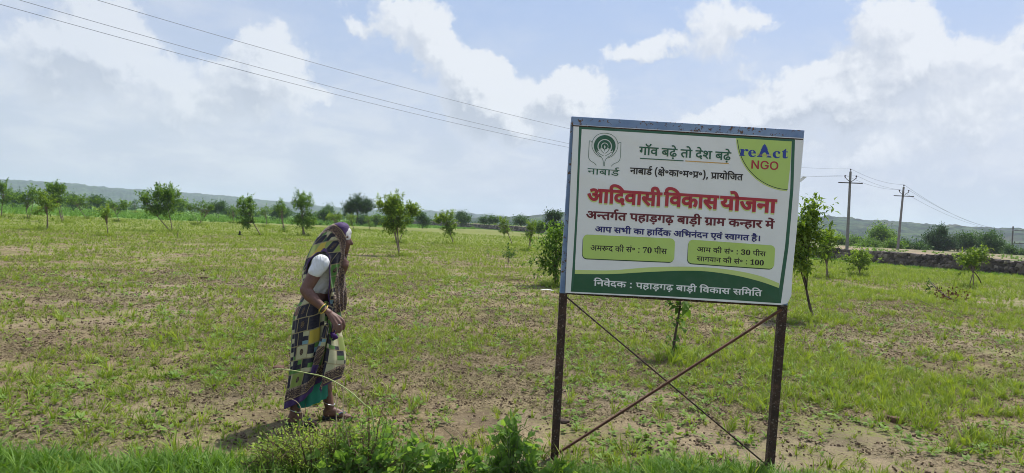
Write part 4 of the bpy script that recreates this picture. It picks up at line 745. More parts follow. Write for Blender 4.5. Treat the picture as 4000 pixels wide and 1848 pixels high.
# the print warps a little with the hand-welded frame: artwork units -> metres on the board
HM = [0.000580860978, 3.70696665e-05, -0.0604438731, 3.47524123e-05, -0.000609374411, 2.22665186, 1.69221723e-06, -1.63539357e-05]
def art(x, y):
    w = HM[6] * x + HM[7] * y + 1
    return ((HM[0] * x + HM[1] * y + HM[2]) / w, (HM[3] * x + HM[4] * y + HM[5]) / w)
def embolden(P, d):
    n = len(P); out = []
    for i in range(n):
        a, b_, c_ = P[i - 1], P[i], P[(i + 1) % n]
        e1 = Vector((b_[0] - a[0], b_[1] - a[1])); e2 = Vector((c_[0] - b_[0], c_[1] - b_[1]))
        if e1.length < 1e-6 or e2.length < 1e-6: out.append(b_); continue
        e1.normalize(); e2.normalize(); n1 = Vector((-e1.y, e1.x)); n2 = Vector((-e2.y, e2.x)); m_ = n1 + n2
        if m_.length < .3: m_ = n1
        m_.normalize(); k_ = d / max(.5, m_.dot(n1)); out.append((b_[0] + m_.x * k_, b_[1] + m_.y * k_))
    return out
SU = Vector((0.99995769, -0.00594456, -0.00701988)); SV = Vector((0.00633929, -0.10764785, 0.99416888)).normalized(); SU = (SU - SV * SU.dot(SV)).normalized(); SN = SU.cross(SV)
sign = bpy.data.objects.new('notice_board', None); col.objects.link(sign)
sign.matrix_world = Matrix(((SU.x, SV.x, SN.x, .32217), (SU.y, SV.y, SN.y, 4.4709), (SU.z, SV.z, SN.z, 0), (0, 0, 0, 1)))
tag(sign, 'large printed notice board with blue and rusty steel frame on two posts', 'notice board')
def ink(name, c_, rough=.38):
    m, t, b = mat_new(name); f = noise_out(t, 9, 5, .6, objco(t)); b.inputs['Roughness'].default_value = rough
    t.links.new(mixc(t, maprange(t, f, .40, .75, 0, .30), c_, tuple(x * .8 + .06 for x in c_)), b.inputs['Base Color'])
    w = N(t, 'ShaderNodeTexWave', wave_type='BANDS', inp={'Scale': 1.1, 'Distortion': 6, 'Detail': 2, 'Detail Scale': 1.2}); w.bands_direction = 'DIAGONAL'; t.links.new(objco(t), w.inputs['Vector'])
    bump(t, b, math_(t, 'POWER', w.outputs['Fac'], 8), .35, .008)
    return m
WHITE = ink('banner_white', (.80, .83, .84)); GREEN = ink('print_green', (.022, .12, .075)); LIME = ink('print_lime', (.47, .66, .17)); LIME2 = ink('print_pale_lime', (.56, .70, .24))
BLACK = ink('print_black', (.012, .014, .02)); RED = ink('print_red', (.42, .03, .055)); MAROON = ink('print_maroon', (.13, .012, .03)); NAVY = ink('print_navy', (.012, .02, .16))
ORANGE = ink('print_orange', (.62, .36, .09)); BLUE = ink('print_blue', (.02, .055, .33)); DKG = ink('print_dark_green', (.010, .055, .03)); PGREEN = ink('print_bottle_green', (.012, .10, .05))
def area2(P): return sum(P[i - 1][0] * P[i][1] - P[i][0] * P[i - 1][1] for i in range(len(P)))
def inside(p, P):
    c_ = False
    for i in range(len(P)):
        a, b_ = P[i - 1], P[i]
        if (a[1] > p[1]) != (b_[1] > p[1]) and p[0] < (b_[0] - a[0]) * (p[1] - a[1]) / (b_[1] - a[1]) + a[0]: c_ = not c_
    return c_
def fill(cont, place, V, F, zz):
    """triangulate outlines with holes, then move the points with place()"""
    big = [c_ for c_ in cont]; groups = []
    outer = [c_ for c_ in big if not any(o_ is not c_ and abs(area2(o_)) > abs(area2(c_)) and inside(c_[0], o_) for o_ in big)]
    groups = [[o_] + [c_ for c_ in big if not any(c_ is q_ for q_ in outer) and inside(c_[0], o_)] for o_ in outer]
    for g in groups:
        tri = geometry.tessellate_polygon([[Vector((p[0], p[1], 0)) for p in c_] for c_ in g])
        src = [p for c_ in g for p in c_]; dst = [q for c_ in g for q in place(c_)]; b_ = len(V)
        V += [(p[0], p[1], zz) for p in dst]
        for t_ in tri:
            p, q, r_ = (dst[i] for i in t_)
            ar = (q[0] - p[0]) * (r_[1] - p[1]) - (r_[0] - p[0]) * (q[1] - p[1])
            if abs(ar) < 1e-12: continue
            F.append(tuple(b_ + i for i in (t_ if ar > 0 else t_[::-1])))
def flat(name, polys, mat, z, parent, artwork=True):
    """fill closed outlines (holes allowed) as a sheet z metres above the board"""
    V = []; F = []
    for ip, cont in enumerate(polys): fill(cont, lambda c_: [art(*p) for p in c_], V, F, z)
    return mesh_obj(name, V, F, mat, parent)
def lettering(toks, x0, y0, x1, y1, hgt, mat, z, parent, bold=0, top=334, name='lettering', dx=0, dy=0, down=(-.055, 1), squeeze=1):
    toks = toks.split(); tot = sum(GL[t_][0] if t_ != '_' else 135 for t_ in toks); pen = 0; V = []; F = []; ig = 0
    for t_ in toks:
        if t_ == '_': pen += 135; continue
        adv, cont = GL[t_]; ax = pen - (18 if t_ == 'र्^' else 0)
        def place(c_, ax=ax):
            out = []
            for (gx, gy) in (embolden(c_, bold) if bold else c_):
                q = (ax + gx) / tot; h_ = (top - gy) * hgt / top
                out.append(art(x0 + (x1 - x0) * q + down[0] * h_ + dx, y0 + (y1 - y0) * q + down[1] * h_ + dy))
            return out
        fill(cont, place, V, F, z + (ig % 3) * .00012); ig += 1; pen += adv
    return mesh_obj(name, V, F, mat, parent)
def stroke(pts, w, closed=False):
    """an open or closed line of width w as an outline"""
    n = len(pts); L_ = []; R_ = []
    for i, p in enumerate(pts):
        a = pts[i - 1] if (i or closed) else p; c_ = pts[(i + 1) % n] if (i < n - 1 or closed) else p
        t_ = Vector((c_[0] - a[0], c_[1] - a[1])).normalized(); L_.append((p[0] - t_.y * w / 2, p[1] + t_.x * w / 2)); R_.append((p[0] + t_.y * w / 2, p[1] - t_.x * w / 2))
    return [L_, R_] if closed else [L_ + R_[::-1]]
def smoothp(pts, n=6):
    out = []
    for i in range(len(pts) - 1):
        p0 = pts[max(i - 1, 0)]; p1_ = pts[i]; p2_ = pts[i + 1]; p3 = pts[min(i + 2, len(pts) - 1)]
        for k_ in range(n):
            u = k_ / n; out.append(tuple(.5 * ((2 * b_) + (-a + c_) * u + (2 * a - 5 * b_ + 4 * c_ - d) * u * u + (-a + 3 * b_ - 3 * c_ + d) * u ** 3) for a, b_, c_, d in zip(p0, p1_, p2_, p3)))
    return out + [pts[-1]]
def circ(cx, cy, r, n=40, a0=0, a1=360, ry=None):
    return [(cx + r * math.cos(math.radians(a0 + (a1 - a0) * i / (n if a1 - a0 < 360 else n))), cy + (ry or r) * math.sin(math.radians(a0 + (a1 - a0) * i / n))) for i in range(n + (0 if a1 - a0 >= 360 else 1))]
Z0 = .030
# steel frame: posts, rails, rods, sheet
m_rust, t, b = mat_new('rusty_steel'); O_ = objco(t); f = noise_out(t, 14, 6, .7, O_); f2 = noise_out(t, 70, 4, .8, O_)
c_ = ramp(t, f, [(.3, (.018, .011, .009)), (.55, (.055, .028, .019)), (.75, (.13, .070, .045))])
t.links.new(mixc(t, maprange(t, f2, .57, .66, 0, .8), c_, (.34, .29, .25)), b.inputs['Base Color']); b.inputs['Roughness'].default_value = .8; bump(t, b, f2, .5, .004)
m_bluep, t, b = mat_new('chipped_blue_paint'); O_ = objco(t); f = noise_out(t, 34, 6, .75, O_); f3 = noise_out(t, 5, 4, .6, O_)
fl = math_(t, 'ADD', f, math_(t, 'MULTIPLY', math_(t, 'SUBTRACT', f3, .5), .35))
rust = ramp(t, f, [(.4, (.035, .018, .012)), (.8, (.20, .10, .05))])
blue = ramp(t, f3, [(.3, (.13, .22, .42)), (.7, (.27, .38, .56))])
t.links.new(mixc(t, maprange(t, fl, .57, .61, 0, 1), blue, rust), b.inputs['Base Color']); b.inputs['Roughness'].default_value = .5; bump(t, b, fl, .4, .003)
post_l = [((-.0000, -.03), (.0496, -.03), (-.0122, 1.101), (.0372, 1.101))]
def bar(q0, q1, w, d0, d1, mat, name, parent=sign, bevel=.003):
    """square bar between plane points q0 and q1"""
    a, b_ = Vector((q0[0], q0[1], 0)), Vector((q1[0], q1[1], 0)); t_ = (b_ - a).normalized(); s_ = Vector((-t_.y, t_.x, 0)) * w / 2
    V = [a - s_, a + s_, b_ + s_, b_ - s_]; V = [(v.x, v.y, d0) for v in V] + [(v.x, v.y, d1) for v in V]
    k = MB(); k.add(V, [(0, 1, 2, 3), (7, 6, 5, 4), (0, 4, 5, 1), (1, 5, 6, 2), (2, 6, 7, 3), (3, 7, 4, 0)]); return k.build(name, mat, parent, bevel=bevel)
TL_, TR_, BL_, BR_ = art(85, 40), art(2515, 185), art(5, 1885), art(2365, 2020)
# each post: rusty foot, blue-painted upper half
for (xb, xt, y1_) in ((.0248, .0125, 1.104), (1.4273, 1.4015, 1.106)):
    p_ = bar((xb, -.12), (xt, y1_), .049, -.052, -.004, m_rust, 'post')
    if xb < 1:
        bar((xt, y1_ + .001), (.0140, 2.178), .046, -.052, -.004, m_bluep, 'painted_upper', p_)
    else:
        bar((xt + .0, y1_ + .001), (1.381, 2.172), .046, -.052, -.004, m_bluep, 'painted_upper', p_)
bar((-.009, 2.180), (1.4045, 2.172), .052, -.03, .026, m_bluep, 'top_rail')
bar((-.004, 2.1505), (1.400, 2.1425), .008, -.02, .0285, m_rust, 'rail_lip')
bar((.030, 1.111), (1.382, 1.106), .020, -.045, .0, m_rust, 'bottom_rail')
bar((.02, 1.65), (1.38, 1.65), .02, -.055, -.035, m_rust, 'middle_rail')
k = MB(); k.add([(.02, 1.105, -.006), (1.398, 1.10, -.006), (1.385, 2.16, -.006), (.005, 2.17, -.006), (.02, 1.105, -.003), (1.398, 1.10, -.003), (1.385, 2.16, -.003), (.005, 2.17, -.003)], [(0, 3, 2, 1), (4, 5, 6, 7), (0, 1, 5, 4), (1, 2, 6, 5), (2, 3, 7, 6), (3, 0, 4, 7)])
k.build('steel_sheet', simple('sheet_steel', (.22, .23, .24), .5, .2, 6, 0, .5, .4), sign)
def dz2(px, py): return art((px - 2200) * 2576 / 960, (py - 440) * 2576 / 960)
k = MB(); a, b_ = dz2(2183, 1766), dz2(3052, 1208); sg = Vector((b_[0] - a[0], b_[1] - a[1])).normalized() ; nx, ny = -sg.y * .0085, sg.x * .0085
k.add([(a[0] - nx, a[1] - ny, .002), (a[0] + nx, a[1] + ny, .002), (b_[0] + nx, b_[1] + ny, .002), (b_[0] - nx, b_[1] - ny, .002), (a[0] - nx, a[1] - ny, .008), (a[0] + nx, a[1] + ny, .016), (b_[0] + nx, b_[1] + ny, .016), (b_[0] - nx, b_[1] - ny, .008)], [(0, 1, 2, 3), (7, 6, 5, 4), (0, 4, 5, 1), (1, 5, 6, 2), (2, 6, 7, 3), (3, 7, 4, 0)])
k.build('flat_brace', simple('brown_rust', (.13, .062, .045), .7, .4, 20, .3), sign)
k = MB(); a, b_ = dz2(2214, 1162), dz2(2998, 1820); k.tube([(a[0], a[1], -.004), (b_[0], b_[1], -.004)], .0052, 8); k.build('rod_brace', m_rust, sign, smooth=True)
# banner
bx_ = [(105, 128), (2500, 268), (2462, 700), (2425, 1220), (2383, 1640), (2368, 1915), (2330, 1990), (2262, 2008), (1700, 1975), (1050, 1930), (20, 1880), (35, 1500), (70, 800)]
ban = flat('banner', [[bx_]], WHITE, .0262, sign); ban.data.materials[0] = WHITE
# wrapped edge of the print, curling back round the right-hand post
k = MB(); ed = [art(*p) for p in bx_[1:7]]; k.grid([[(x, y, .0262), (x + .006, y, .020), (x + .009, y, -.01), (x + .006, y, -.035)] for x, y in ed]); k.build('banner_wrap', WHITE, ban, smooth=True)
k = MB(); fx = [art(2478, 700), art(2500, 668), art(2530, 672), art(2484, 730)]
k.add([(fx[0][0], fx[0][1], .0), (fx[1][0], fx[1][1], .02), (fx[2][0], fx[2][1], .035), (fx[3][0], fx[3][1], .005)], [(0, 1, 2, 3)]); k.build('torn_flap', WHITE, ban)
q_ = .0267; st_ = .0004
flat('border', [[[(163, 143), (2412, 278), (2395, 800), (2345, 1400), (2265, 1990), (1700, 1952), (1050, 1915), (75, 1868), (95, 1600), (130, 1000), (150, 500)],
                 [(190, 174), (2378, 304), (2362, 800), (2308, 1400), (2246, 1830), (2246, 1835), (1700, 1800), (1050, 1770), (118, 1720), (120, 1600), (152, 1000), (172, 500)]]], GREEN, q_, ban)
top_c = smoothp([(119, 1640), (500, 1645), (850, 1617), (1180, 1607), (1500, 1615), (1800, 1650), (2050, 1705), (2246, 1780)])
low_c = smoothp([(2245, 1830), (2050, 1762), (1800, 1700), (1500, 1657), (1240, 1650), (900, 1662), (500, 1684), (118, 1683)])
flat('lime_wave', [[top_c + low_c]], LIME2, q_ + st_, ban)
flat('green_wave', [[low_c + [(112, 1720), (104, 1800), (84, 1862), (1050, 1910), (1700, 1948), (2262, 1986), (2250, 1900)]]], PGREEN, q_ + 2 * st_, ban)
# round corner emblem field
C0 = (2358, 262)
def corner(r, rx=1.0): return [(C0[0] + r * math.cos(math.radians(a)) * rx, C0[1] + r * math.sin(math.radians(a))) for a in np.linspace(93, 177, 26)]
flat('emblem_field', [[[(p[0], p[1]) for p in corner(560)] + [(1796, 268), (2377, 303), (2362, 560)] ]], LIME2, q_ + st_, ban)
flat('emblem_field', [[[(p[0] + 6, p[1] - 6) for p in corner(546)] + [(1806, 270), (2377, 303), (2362, 560)]]], LIME, q_ + 2 * st_, ban)
flat('emblem_line', [stroke([(p[0] + 4, p[1] - 6) for p in corner(550)], 7)], DKG, q_ + 3 * st_, ban)
# rounded lime panels
def rrect(p, r):
    out = []; n = len(p)
    for i in range(4):
        a, b_, c_ = Vector(p[i - 1]), Vector(p[i]), Vector(p[(i + 1) % 4]); u_ = (a - b_).normalized(); v_ = (c_ - b_).normalized()
        for k_ in range(9):
            th = k_ / 8 * math.pi / 2; out.append(tuple(b_ + u_ * r * (1 - math.sin(th)) + v_ * r * (1 - math.cos(th))))
    return out
Y2 = 1019.6
for p in ([(206, 253), (1163, 297), (1152, 542), (197, 502)], [(1304, 306), (2207, 370), (2192, 614), (1290, 552)]):
    p = [(x, y + Y2) for x, y in p]
    f_ = flat('panel', [[rrect([(x - 5, y + 8) for x, y in p], 50)]], DKG, q_ + st_, ban); flat('panel_face', [[rrect([(x, y - 2) for x, y in p], 48)]], LIME, q_ + 2 * st_, f_)
z_ = q_ + 4 * st_
ZW = 'lettering'
lettering("ग ॉ व _ ब ढ़ े _ त ो _ द े श _ ब ढ़ े", 793, 352, 1745, 413, 86, GREEN, z_, ban, bold=9)
flat('underline', [stroke([(797, 479), (1250, 505)], 10)], GREEN, z_, ban); flat('underline', [stroke([(1268, 506), (1720, 533)], 9)], ORANGE, z_, ban)
lettering("न ा ब ा ड र्^", 253, 577, 580, 598, 64, GREEN, z_, ban, bold=3)
lettering("न ा ब ा ड र्^ _ ( क्ष े ॰ क ा ॰ म ॰ प्र ॰ ) , _ प्र ा य ो ि ज त", 697, 572, 1868, 642, 66, BLACK, z_, ban, bold=12)
R4 = [("आ ि द व ा स ी", 256, 788, 1022, 833), ("ि व क ा स", 1053, 830, 1612, 864), ("य ो ज न ा", 1642, 866, 2216, 904)]
for (s_, a, b_, c_, d_) in R4:
    lettering(s_, a, b_, c_, d_, 140, LIME2, z_ - st_, ban, bold=20, dx=-2, dy=13, name='lettering_shadow')
    lettering(s_, a, b_, c_, d_, 140, RED, z_ + st_, ban, bold=20)
lettering("अ न् त ग र्^ त _ प ह ा ड़ ग ढ़ _ ब ा ड़ ी _ ग्र ा म _ क न् ह ा र _ म े ं", 238, 4 + Y2, 2195, 110 + Y2, 80, MAROON, z_, ban, bold=15)
lettering("आ प _ स भ ी _ क ा _ ह ा ि द र्^ क _ अ ि भ न ं द न _ ए व ं _ स् व ा ग त _ ह ै ।", 330, 165 + Y2, 2058, 264 + Y2, 58, NAVY, z_, ban, bold=13)
lettering("अ म रू द _ क ी _ स ं ॰ _ : _ 7 0 _ प ी स", 282, 361 + Y2, 1078, 399 + Y2, 56, BLACK, z_, ban, bold=6)
lettering("आ म _ क ी _ स ं ॰ _ : _ 3 0 _ प ी स", 1390, 379 + Y2, 2108, 429 + Y2, 50, BLACK, z_, ban, bold=6)
lettering("स ा ग व ा न _ क ी _ स ं ॰ _ : _ 1 0 0", 1390, 477 + Y2, 2090, 525 + Y2, 50, BLACK, z_, ban, bold=6)
lettering("ि न व े द क _ : _ प ह ा ड़ ग ढ़ _ ब ा ड़ ी _ ि व क ा स _ स ि म ि त", 318, 722 + Y2, 2066, 832 + Y2, 62, WHITE, z_, ban, bold=10)
# corner emblem: word with a tree-shaped letter, and NGO
dn = (-.05, 1)
lettering("r", 1830, 378, 1925, 384, 72, BLUE, z_, ban, bold=3, top=240, down=dn); lettering("e", 1922, 388, 2008, 394, 72, BLUE, z_, ban, bold=4, top=240, down=dn)
lettering("c", 2176, 400, 2262, 405, 72, BLUE, z_, ban, bold=4, top=240, down=dn); lettering("t", 2272, 402, 2342, 407, 72, BLUE, z_, ban, bold=5, top=240, down=dn)
tree_a = [(2097, 325), (2103, 340), (2109, 338), (2106, 352), (2116, 350), (2112, 364), (2123, 363), (2119, 377), (2130, 377), (2124, 392), (2131, 407), (2142, 430), (2150, 447), (2163, 466), (2168, 472), (2112, 469), (2114, 463), (2122, 460), (2112, 432), (2104, 420), (2090, 417), (2076, 425), (2066, 448), (2072, 462), (2074, 467), (2012, 463), (2014, 458), (2026, 454), (2042, 430), (2052, 405), (2060, 392), (2054, 388), (2066, 378), (2060, 372), (2072, 364), (2068, 358), (2080, 350), (2076, 344), (2087, 340)]
flat('emblem_letter', [[tree_a]], BLUE, z_, ban)
flat('emblem_wave', [stroke(smoothp([(2020, 424), (2050, 436), (2085, 434), (2120, 446), (2165, 434)]), 3), stroke(smoothp([(2018, 436), (2050, 447), (2085, 446), (2120, 456), (2160, 446)]), 3)], ORANGE, z_ + st_, ban)
flat('emblem_stripe', [stroke([(2118, 442), (2148, 444)], 4), stroke([(2120, 452), (2156, 454)], 4)], WHITE, z_ + 2 * st_, ban)
lettering("N G O", 1950, 499, 2245, 516, 84, RED, z_, ban, bold=10, top=364, down=dn)
# emblem of cupped hands round a seedling
def lg(x, y): return (x * .4509 + 107.3, y * .4509 + 161)     # enlarged drawing -> artwork units
cx_, cy_ = lg(715, 420)
def at_a(r, a, yy=0): return (cx_ + r * math.cos(math.radians(a)), cy_ + yy + r * math.sin(math.radians(a)))
big = [at_a(113, a) for a in np.linspace(140, 400, 40)]
flat('emblem_ring', [[big + [lg(905, 610), lg(905, 490), lg(880, 540), ] + [at_a(76, a, 4) for a in np.linspace(398, 142, 34)] + [lg(545, 530), lg(530, 480), lg(520, 600)]]], GREEN, z_, ban)
flat('emblem_ring', [[[at_a(64, a, 2) for a in np.linspace(145, 395, 30)] + [lg(820, 470)] + [at_a(38, a, 2) for a in np.linspace(395, 145, 24)] + [lg(615, 460)]]], GREEN, z_, ban)
flat('emblem_disc', [[circ(cx_ + 1, cy_ + 4, 31, 30), [lg(*p) for p in [(715, 390), (738, 440), (722, 480), (712, 560), (704, 480), (694, 440)]]]], GREEN, z_, ban)
loops = [smoothp([lg(*p) for p in [(425, 340), (440, 290), (500, 200), (600, 140), (720, 125), (850, 150), (950, 220), (1005, 310), (1018, 380), (1010, 470), (970, 560), (900, 640), (830, 680), (760, 705), (735, 740), (715, 790), (708, 885)]]),
         smoothp([lg(*p) for p in [(425, 340), (418, 420), (440, 500), (490, 580), (560, 645), (640, 685), (668, 730), (683, 800), (680, 885)]]),
         smoothp([lg(*p) for p in [(425, 345), (400, 310), (360, 297)]]) + [lg(350, 450), lg(338, 650)] + smoothp([lg(*p) for p in [(338, 650), (355, 720), (400, 770), (460, 805), (500, 840), (518, 872)]]),
         smoothp([lg(*p) for p in [(1018, 375), (1040, 348), (1090, 336)]]) + [lg(1083, 500), lg(1074, 690)] + smoothp([lg(*p) for p in [(1074, 690), (1050, 760), (1000, 800), (930, 830), (890, 860), (870, 890)]]),
         smoothp([lg(*p) for p in [(640, 675), (570, 620), (530, 570), (545, 545), (600, 600), (690, 650)]]), smoothp([lg(*p) for p in [(770, 682), (850, 640), (895, 600), (880, 560), (800, 610), (725, 650)]]),
         smoothp([lg(*p) for p in [(620, 470), (640, 530), (700, 590)]]), smoothp([lg(*p) for p in [(815, 480), (790, 540), (725, 590)]])]
flat('emblem_line', [stroke(l_, 4.2) for l_ in loops], GREEN, z_ + st_, ban)
# creases and scuffs of the print
k = MB()
for (x0, y0, x1, y1_, w) in ((365, 1610, 220, 1740, 4), (340, 1640, 150, 1830, 5), (570, 1550, 520, 1655, 3), (1410, 1295, 1480, 1395, 9), (1480, 1395, 1555, 1500, 12), (190, 1730, 100, 1800, 4), (1360, 1885, 1335, 1925, 3), (1095, 1880, 1080, 1915, 3), (2250, 1900, 2160, 1980, 5)):
    a, b_ = art(x0, y0), art(x1, y1_); t_ = Vector((b_[0] - a[0], b_[1] - a[1])).normalized(); nx, ny = -t_.y * w * .0003, t_.x * w * .0003; zc = z_ + .001
    k.add([(a[0], a[1], zc - .0022), ((a[0] + b_[0]) / 2 + nx, (a[1] + b_[1]) / 2 + ny, zc - .0022), (b_[0], b_[1], zc - .0022), ((a[0] + b_[0]) / 2 - nx, (a[1] + b_[1]) / 2 - ny, zc - .0022), ((a[0] + b_[0]) / 2, (a[1] + b_[1]) / 2, zc + .0012)], [(0, 1, 4), (1, 2, 4), (2, 3, 4), (3, 0, 4)])
# ------------------------------------------------------------------ the person
PX, PY = 0.0, 0.0
p0 = at(762, 1075, 4.92)
p0[2] = float(ground_h(p0[0], p0[1]))
person = empty('person', tuple(p0)); tag(person, 'stooped person walking right in a green patchwork sari, purple veil and white blouse', 'person')
KP = .00141
def cx(px, shift=0): return (px - 300) * KP - .0
def cz(py): return (1103 - py) * KP
YN = 0.0
def capsule_mesh(parts, name, voxel, mat, parent, smooth_it=6):
    """union of tapered rounded limbs, re-skinned as one continuous surface"""
    bm_v = []; bm_f = []
    def add(V, F): b_ = len(bm_v); bm_v.extend(V); bm_f.extend([tuple(i + b_ for i in f) for f in F])
    for part in parts:
        if part[0] == 'e':
            c_, r_, R = Vector(part[1]), part[2], part[3] if len(part) > 3 else Matrix.Identity(3)
            V = []; F = []; n, m_ = 16, 10
            for i in range(m_ + 1):
                th = math.pi * i / m_
                for j in range(n):
                    ph = 2 * math.pi * j / n; V.append(c_ + R @ Vector((r_[0] * math.sin(th) * math.cos(ph), r_[1] * math.sin(th) * math.sin(ph), r_[2] * math.cos(th))))
            F = [(i * n + j, (i + 1) * n + j, (i + 1) * n + (j + 1) % n, i * n + (j + 1) % n) for i in range(m_) for j in range(n)]
            add(V, F); continue
        a, ra, b_, rb = Vector(part[0]), part[1], Vector(part[2]), part[3]; flatk = part[4] if len(part) > 4 else None
        t_ = (b_ - a); L_ = t_.length; t_.normalize(); ref = Vector((0, 1, 0)) if abs(t_.y) < .9 else Vector((1, 0, 0)); u_ = (ref - t_ * ref.dot(t_)).normalized(); v_ = t_.cross(u_)
        ku, kv = flatk or (1, 1)
        V = []; n = 14; rings = []
        for q in (-1, -.8, -.45, 0): rings.append((a + t_ * ra * q * .98, ra * math.sqrt(max(0.0004, 1 - q * q))))
        for q in (.33, .66): rings.append((a.lerp(b_, q), ra + (rb - ra) * q))
        for q in (0, .45, .8, 1): rings.append((b_ + t_ * rb * q * .98, rb * math.sqrt(max(0.0004, 1 - q * q))))
        for (c_, r_) in rings:
            for j in range(n):
                ph = 2 * math.pi * j / n; V.append(c_ + u_ * r_ * ku * math.cos(ph) + v_ * r_ * kv * math.sin(ph))
        m_ = len(rings); F = [(i * n + j, i * n + (j + 1) % n, (i + 1) * n + (j + 1) % n, (i + 1) * n + j) for i in range(m_ - 1) for j in range(n)]
        F += [tuple(range(n))[::-1], tuple((m_ - 1) * n + j for j in range(n))]
        add(V, F)
    me = bpy.data.meshes.new(name); me.from_pydata([tuple(v) for v in bm_v], [], bm_f); me.update()
    o = bpy.data.objects.new(name, me); col.objects.link(o)
    r = o.modifiers.new('r', 'REMESH'); r.mode = 'VOXEL'; r.voxel_size = voxel
    s_ = o.modifiers.new('s', 'SMOOTH'); s_.iterations = smooth_it; s_.factor = .5
    dg = bpy.context.evaluated_depsgraph_get(); new = bpy.data.meshes.new_from_object(o.evaluated_get(dg)); o.modifiers.clear(); o.data = new; bpy.data.meshes.remove(me)
    new.name = name; new.materials.clear(); new.materials.append(mat); new.polygons.foreach_set('use_smooth', np.ones(len(new.polygons), dtype=bool)); o.parent = parent
    return o
m_skin, t, b = mat_new('brown_skin'); O_ = objco(t); f = noise_out(t, 22, 5, .65, O_); f2 = noise_out(t, 130, 3, .6, O_)
t.links.new(ramp(t, f, [(.3, (.105, .048, .034)), (.7, (.19, .092, .066))]), b.inputs['Base Color']); b.inputs['Roughness'].default_value = .55; b.inputs['Subsurface Weight'].default_value = .08; b.inputs['Subsurface Radius'].default_value = (.02, .008, .004)
bump(t, b, f2, .35, .004)
sh_n = (.090, -.042, 1.188); el_n = (.002, -.085, .995); wr_n = (.148, -.10, .862)
kn = [(.236, -.088, .818), (.226, -.104, .812), (.211, -.114, .806), (.196, -.118, .800)]
f1 = [(.272, -.088, .793), (.262, -.112, .776), (.243, -.124, .765), (.221, -.128, .766)]
f2_ = [(.284, -.09, .758), (.268, -.116, .735), (.246, -.128, .727), (.222, -.132, .738)]
f3_ = [(.279, -.09, .732), (.257, -.114, .712), (.236, -.126, .708), (.214, -.130, .721)]
parts = [((-.075, .03, .085), .034, (-.06, .04, .22), .042), ((-.06, .04, .22), .045, (-.02, .06, .42), .05), ((-.02, .06, .42), .055, (0, .07, .78), .085),
 ((.125, .235, .09), .034, (.095, .23, .22), .042), ((.095, .23, .22), .045, (.06, .215, .42), .05), ((.06, .215, .42), .055, (.02, .17, .78), .085),
 ((0, .06, .80), .11, (0, .18, .80), .11), ((0, .12, .82), .11, (.035, .12, 1.0), .096), ((.035, .12, 1.0), .096, (.085, .12, 1.15), .108),
 ((.075, .0, 1.185), .05, (.125, .24, 1.185), .05), ((.11, .12, 1.20), .05, (.155, .12, 1.31), .046),
 # head with face
 ('e', (.163, .12, 1.372), (.088, .07, .098)), ('e', (.195, .12, 1.335), (.058, .056, .082)), ((.20, .12, 1.275), .03, (.222, .12, 1.268), .022),
 ((.243, .12, 1.362), .010, (.263, .12, 1.326), .0125), ((.250, .108, 1.322), .008, (.250, .132, 1.322), .008), ((.238, .105, 1.300), .009, (.238, .135, 1.300), .009), ((.236, .107, 1.288), .009, (.236, .133, 1.288), .009),
 ((.232, .085, 1.374), .012, (.232, .155, 1.374), .012), ((.16, .048, 1.35), .012, (.158, .045, 1.325), .010), ((.16, .192, 1.35), .012, (.158, .195, 1.325), .010),
 ((.215, .085, 1.338), .018, (.205, .09, 1.30), .018), ((.215, .155, 1.338), .018, (.205, .15, 1.30), .018),
 # near arm
 (sh_n, .052, el_n, .041), (el_n, .042, (.035, -.092, .955), .043), ((.035, -.092, .955), .043, wr_n, .024), ((-.010, -.085, .988), .029, el_n, .036),
 (wr_n, .024, (.175, -.10, .848), .023, (1.2, .9)),
 # far arm folded up to hold the veil
 ((.125, .24, 1.185), .05, (.13, .27, .99), .04), ((.13, .27, .99), .04, (.205, .12, 1.125), .026), ((.205, .12, 1.125), .028, (.222, .085, 1.17), .034), ((.222, .085, 1.17), .032, (.215, .08, 1.205), .027)]
for i in range(4):
    r_ = (.0115, .0118, .0112, .0098)[i]
    parts += [((.165, -.098 - .004 * i, .855), .016, kn[i], r_ * 1.12), (kn[i], r_ * 1.12, f1[i], r_), (f1[i], r_, f2_[i], r_ * .93), (f2_[i], r_ * .93, f3_[i], r_ * .82)]
parts += [((.170, -.088, .845), .016, (.192, -.068, .822), .0125), ((.192, -.068, .822), .0125, (.206, -.062, .793), .0112), ((.206, -.062, .793), .011, (.213, -.068, .768), .0095)]
for i in range(4): parts += [((.232 - .004 * i, .075, 1.195 - .018 * i), .011, (.245 - .004 * i, .098, 1.192 - .018 * i), .010), ((.245 - .004 * i, .098, 1.192 - .018 * i), .010, (.238 - .004 * i, .118, 1.190 - .018 * i), .009)]
# feet with toes
for (ax, ay, hd) in ((-.075, .03, 0.10), (.125, .235, .12)):
    dx_, dy_ = math.cos(hd), math.sin(hd)
    def ft(u_, v_, z): return (ax + dx_ * u_ - dy_ * v_, ay + dy_ * u_ + dx_ * v_, z)
    parts += [(ft(-.022, 0, .052), .027, ft(0, 0, .09), .032), (ft(-.022, 0, .045), .026, ft(.06, 0, .05), .028), (ft(.0, 0, .075), .03, ft(.085, .0, .046), .024), (ft(.06, -.018, .042), .02, ft(.115, -.02, .036), .017), (ft(.06, .018, .042), .02, ft(.11, .022, .035), .015)]
    for j, (v_, u2, r_) in enumerate(((-.034, .158, .0105), (-.014, .158, .0085), (.002, .152, .008), (.017, .144, .0078), (.031, .134, .0075))):
        parts += [(ft(.105, v_ * .8, .035), .012, ft(u2, v_, .031), r_)]
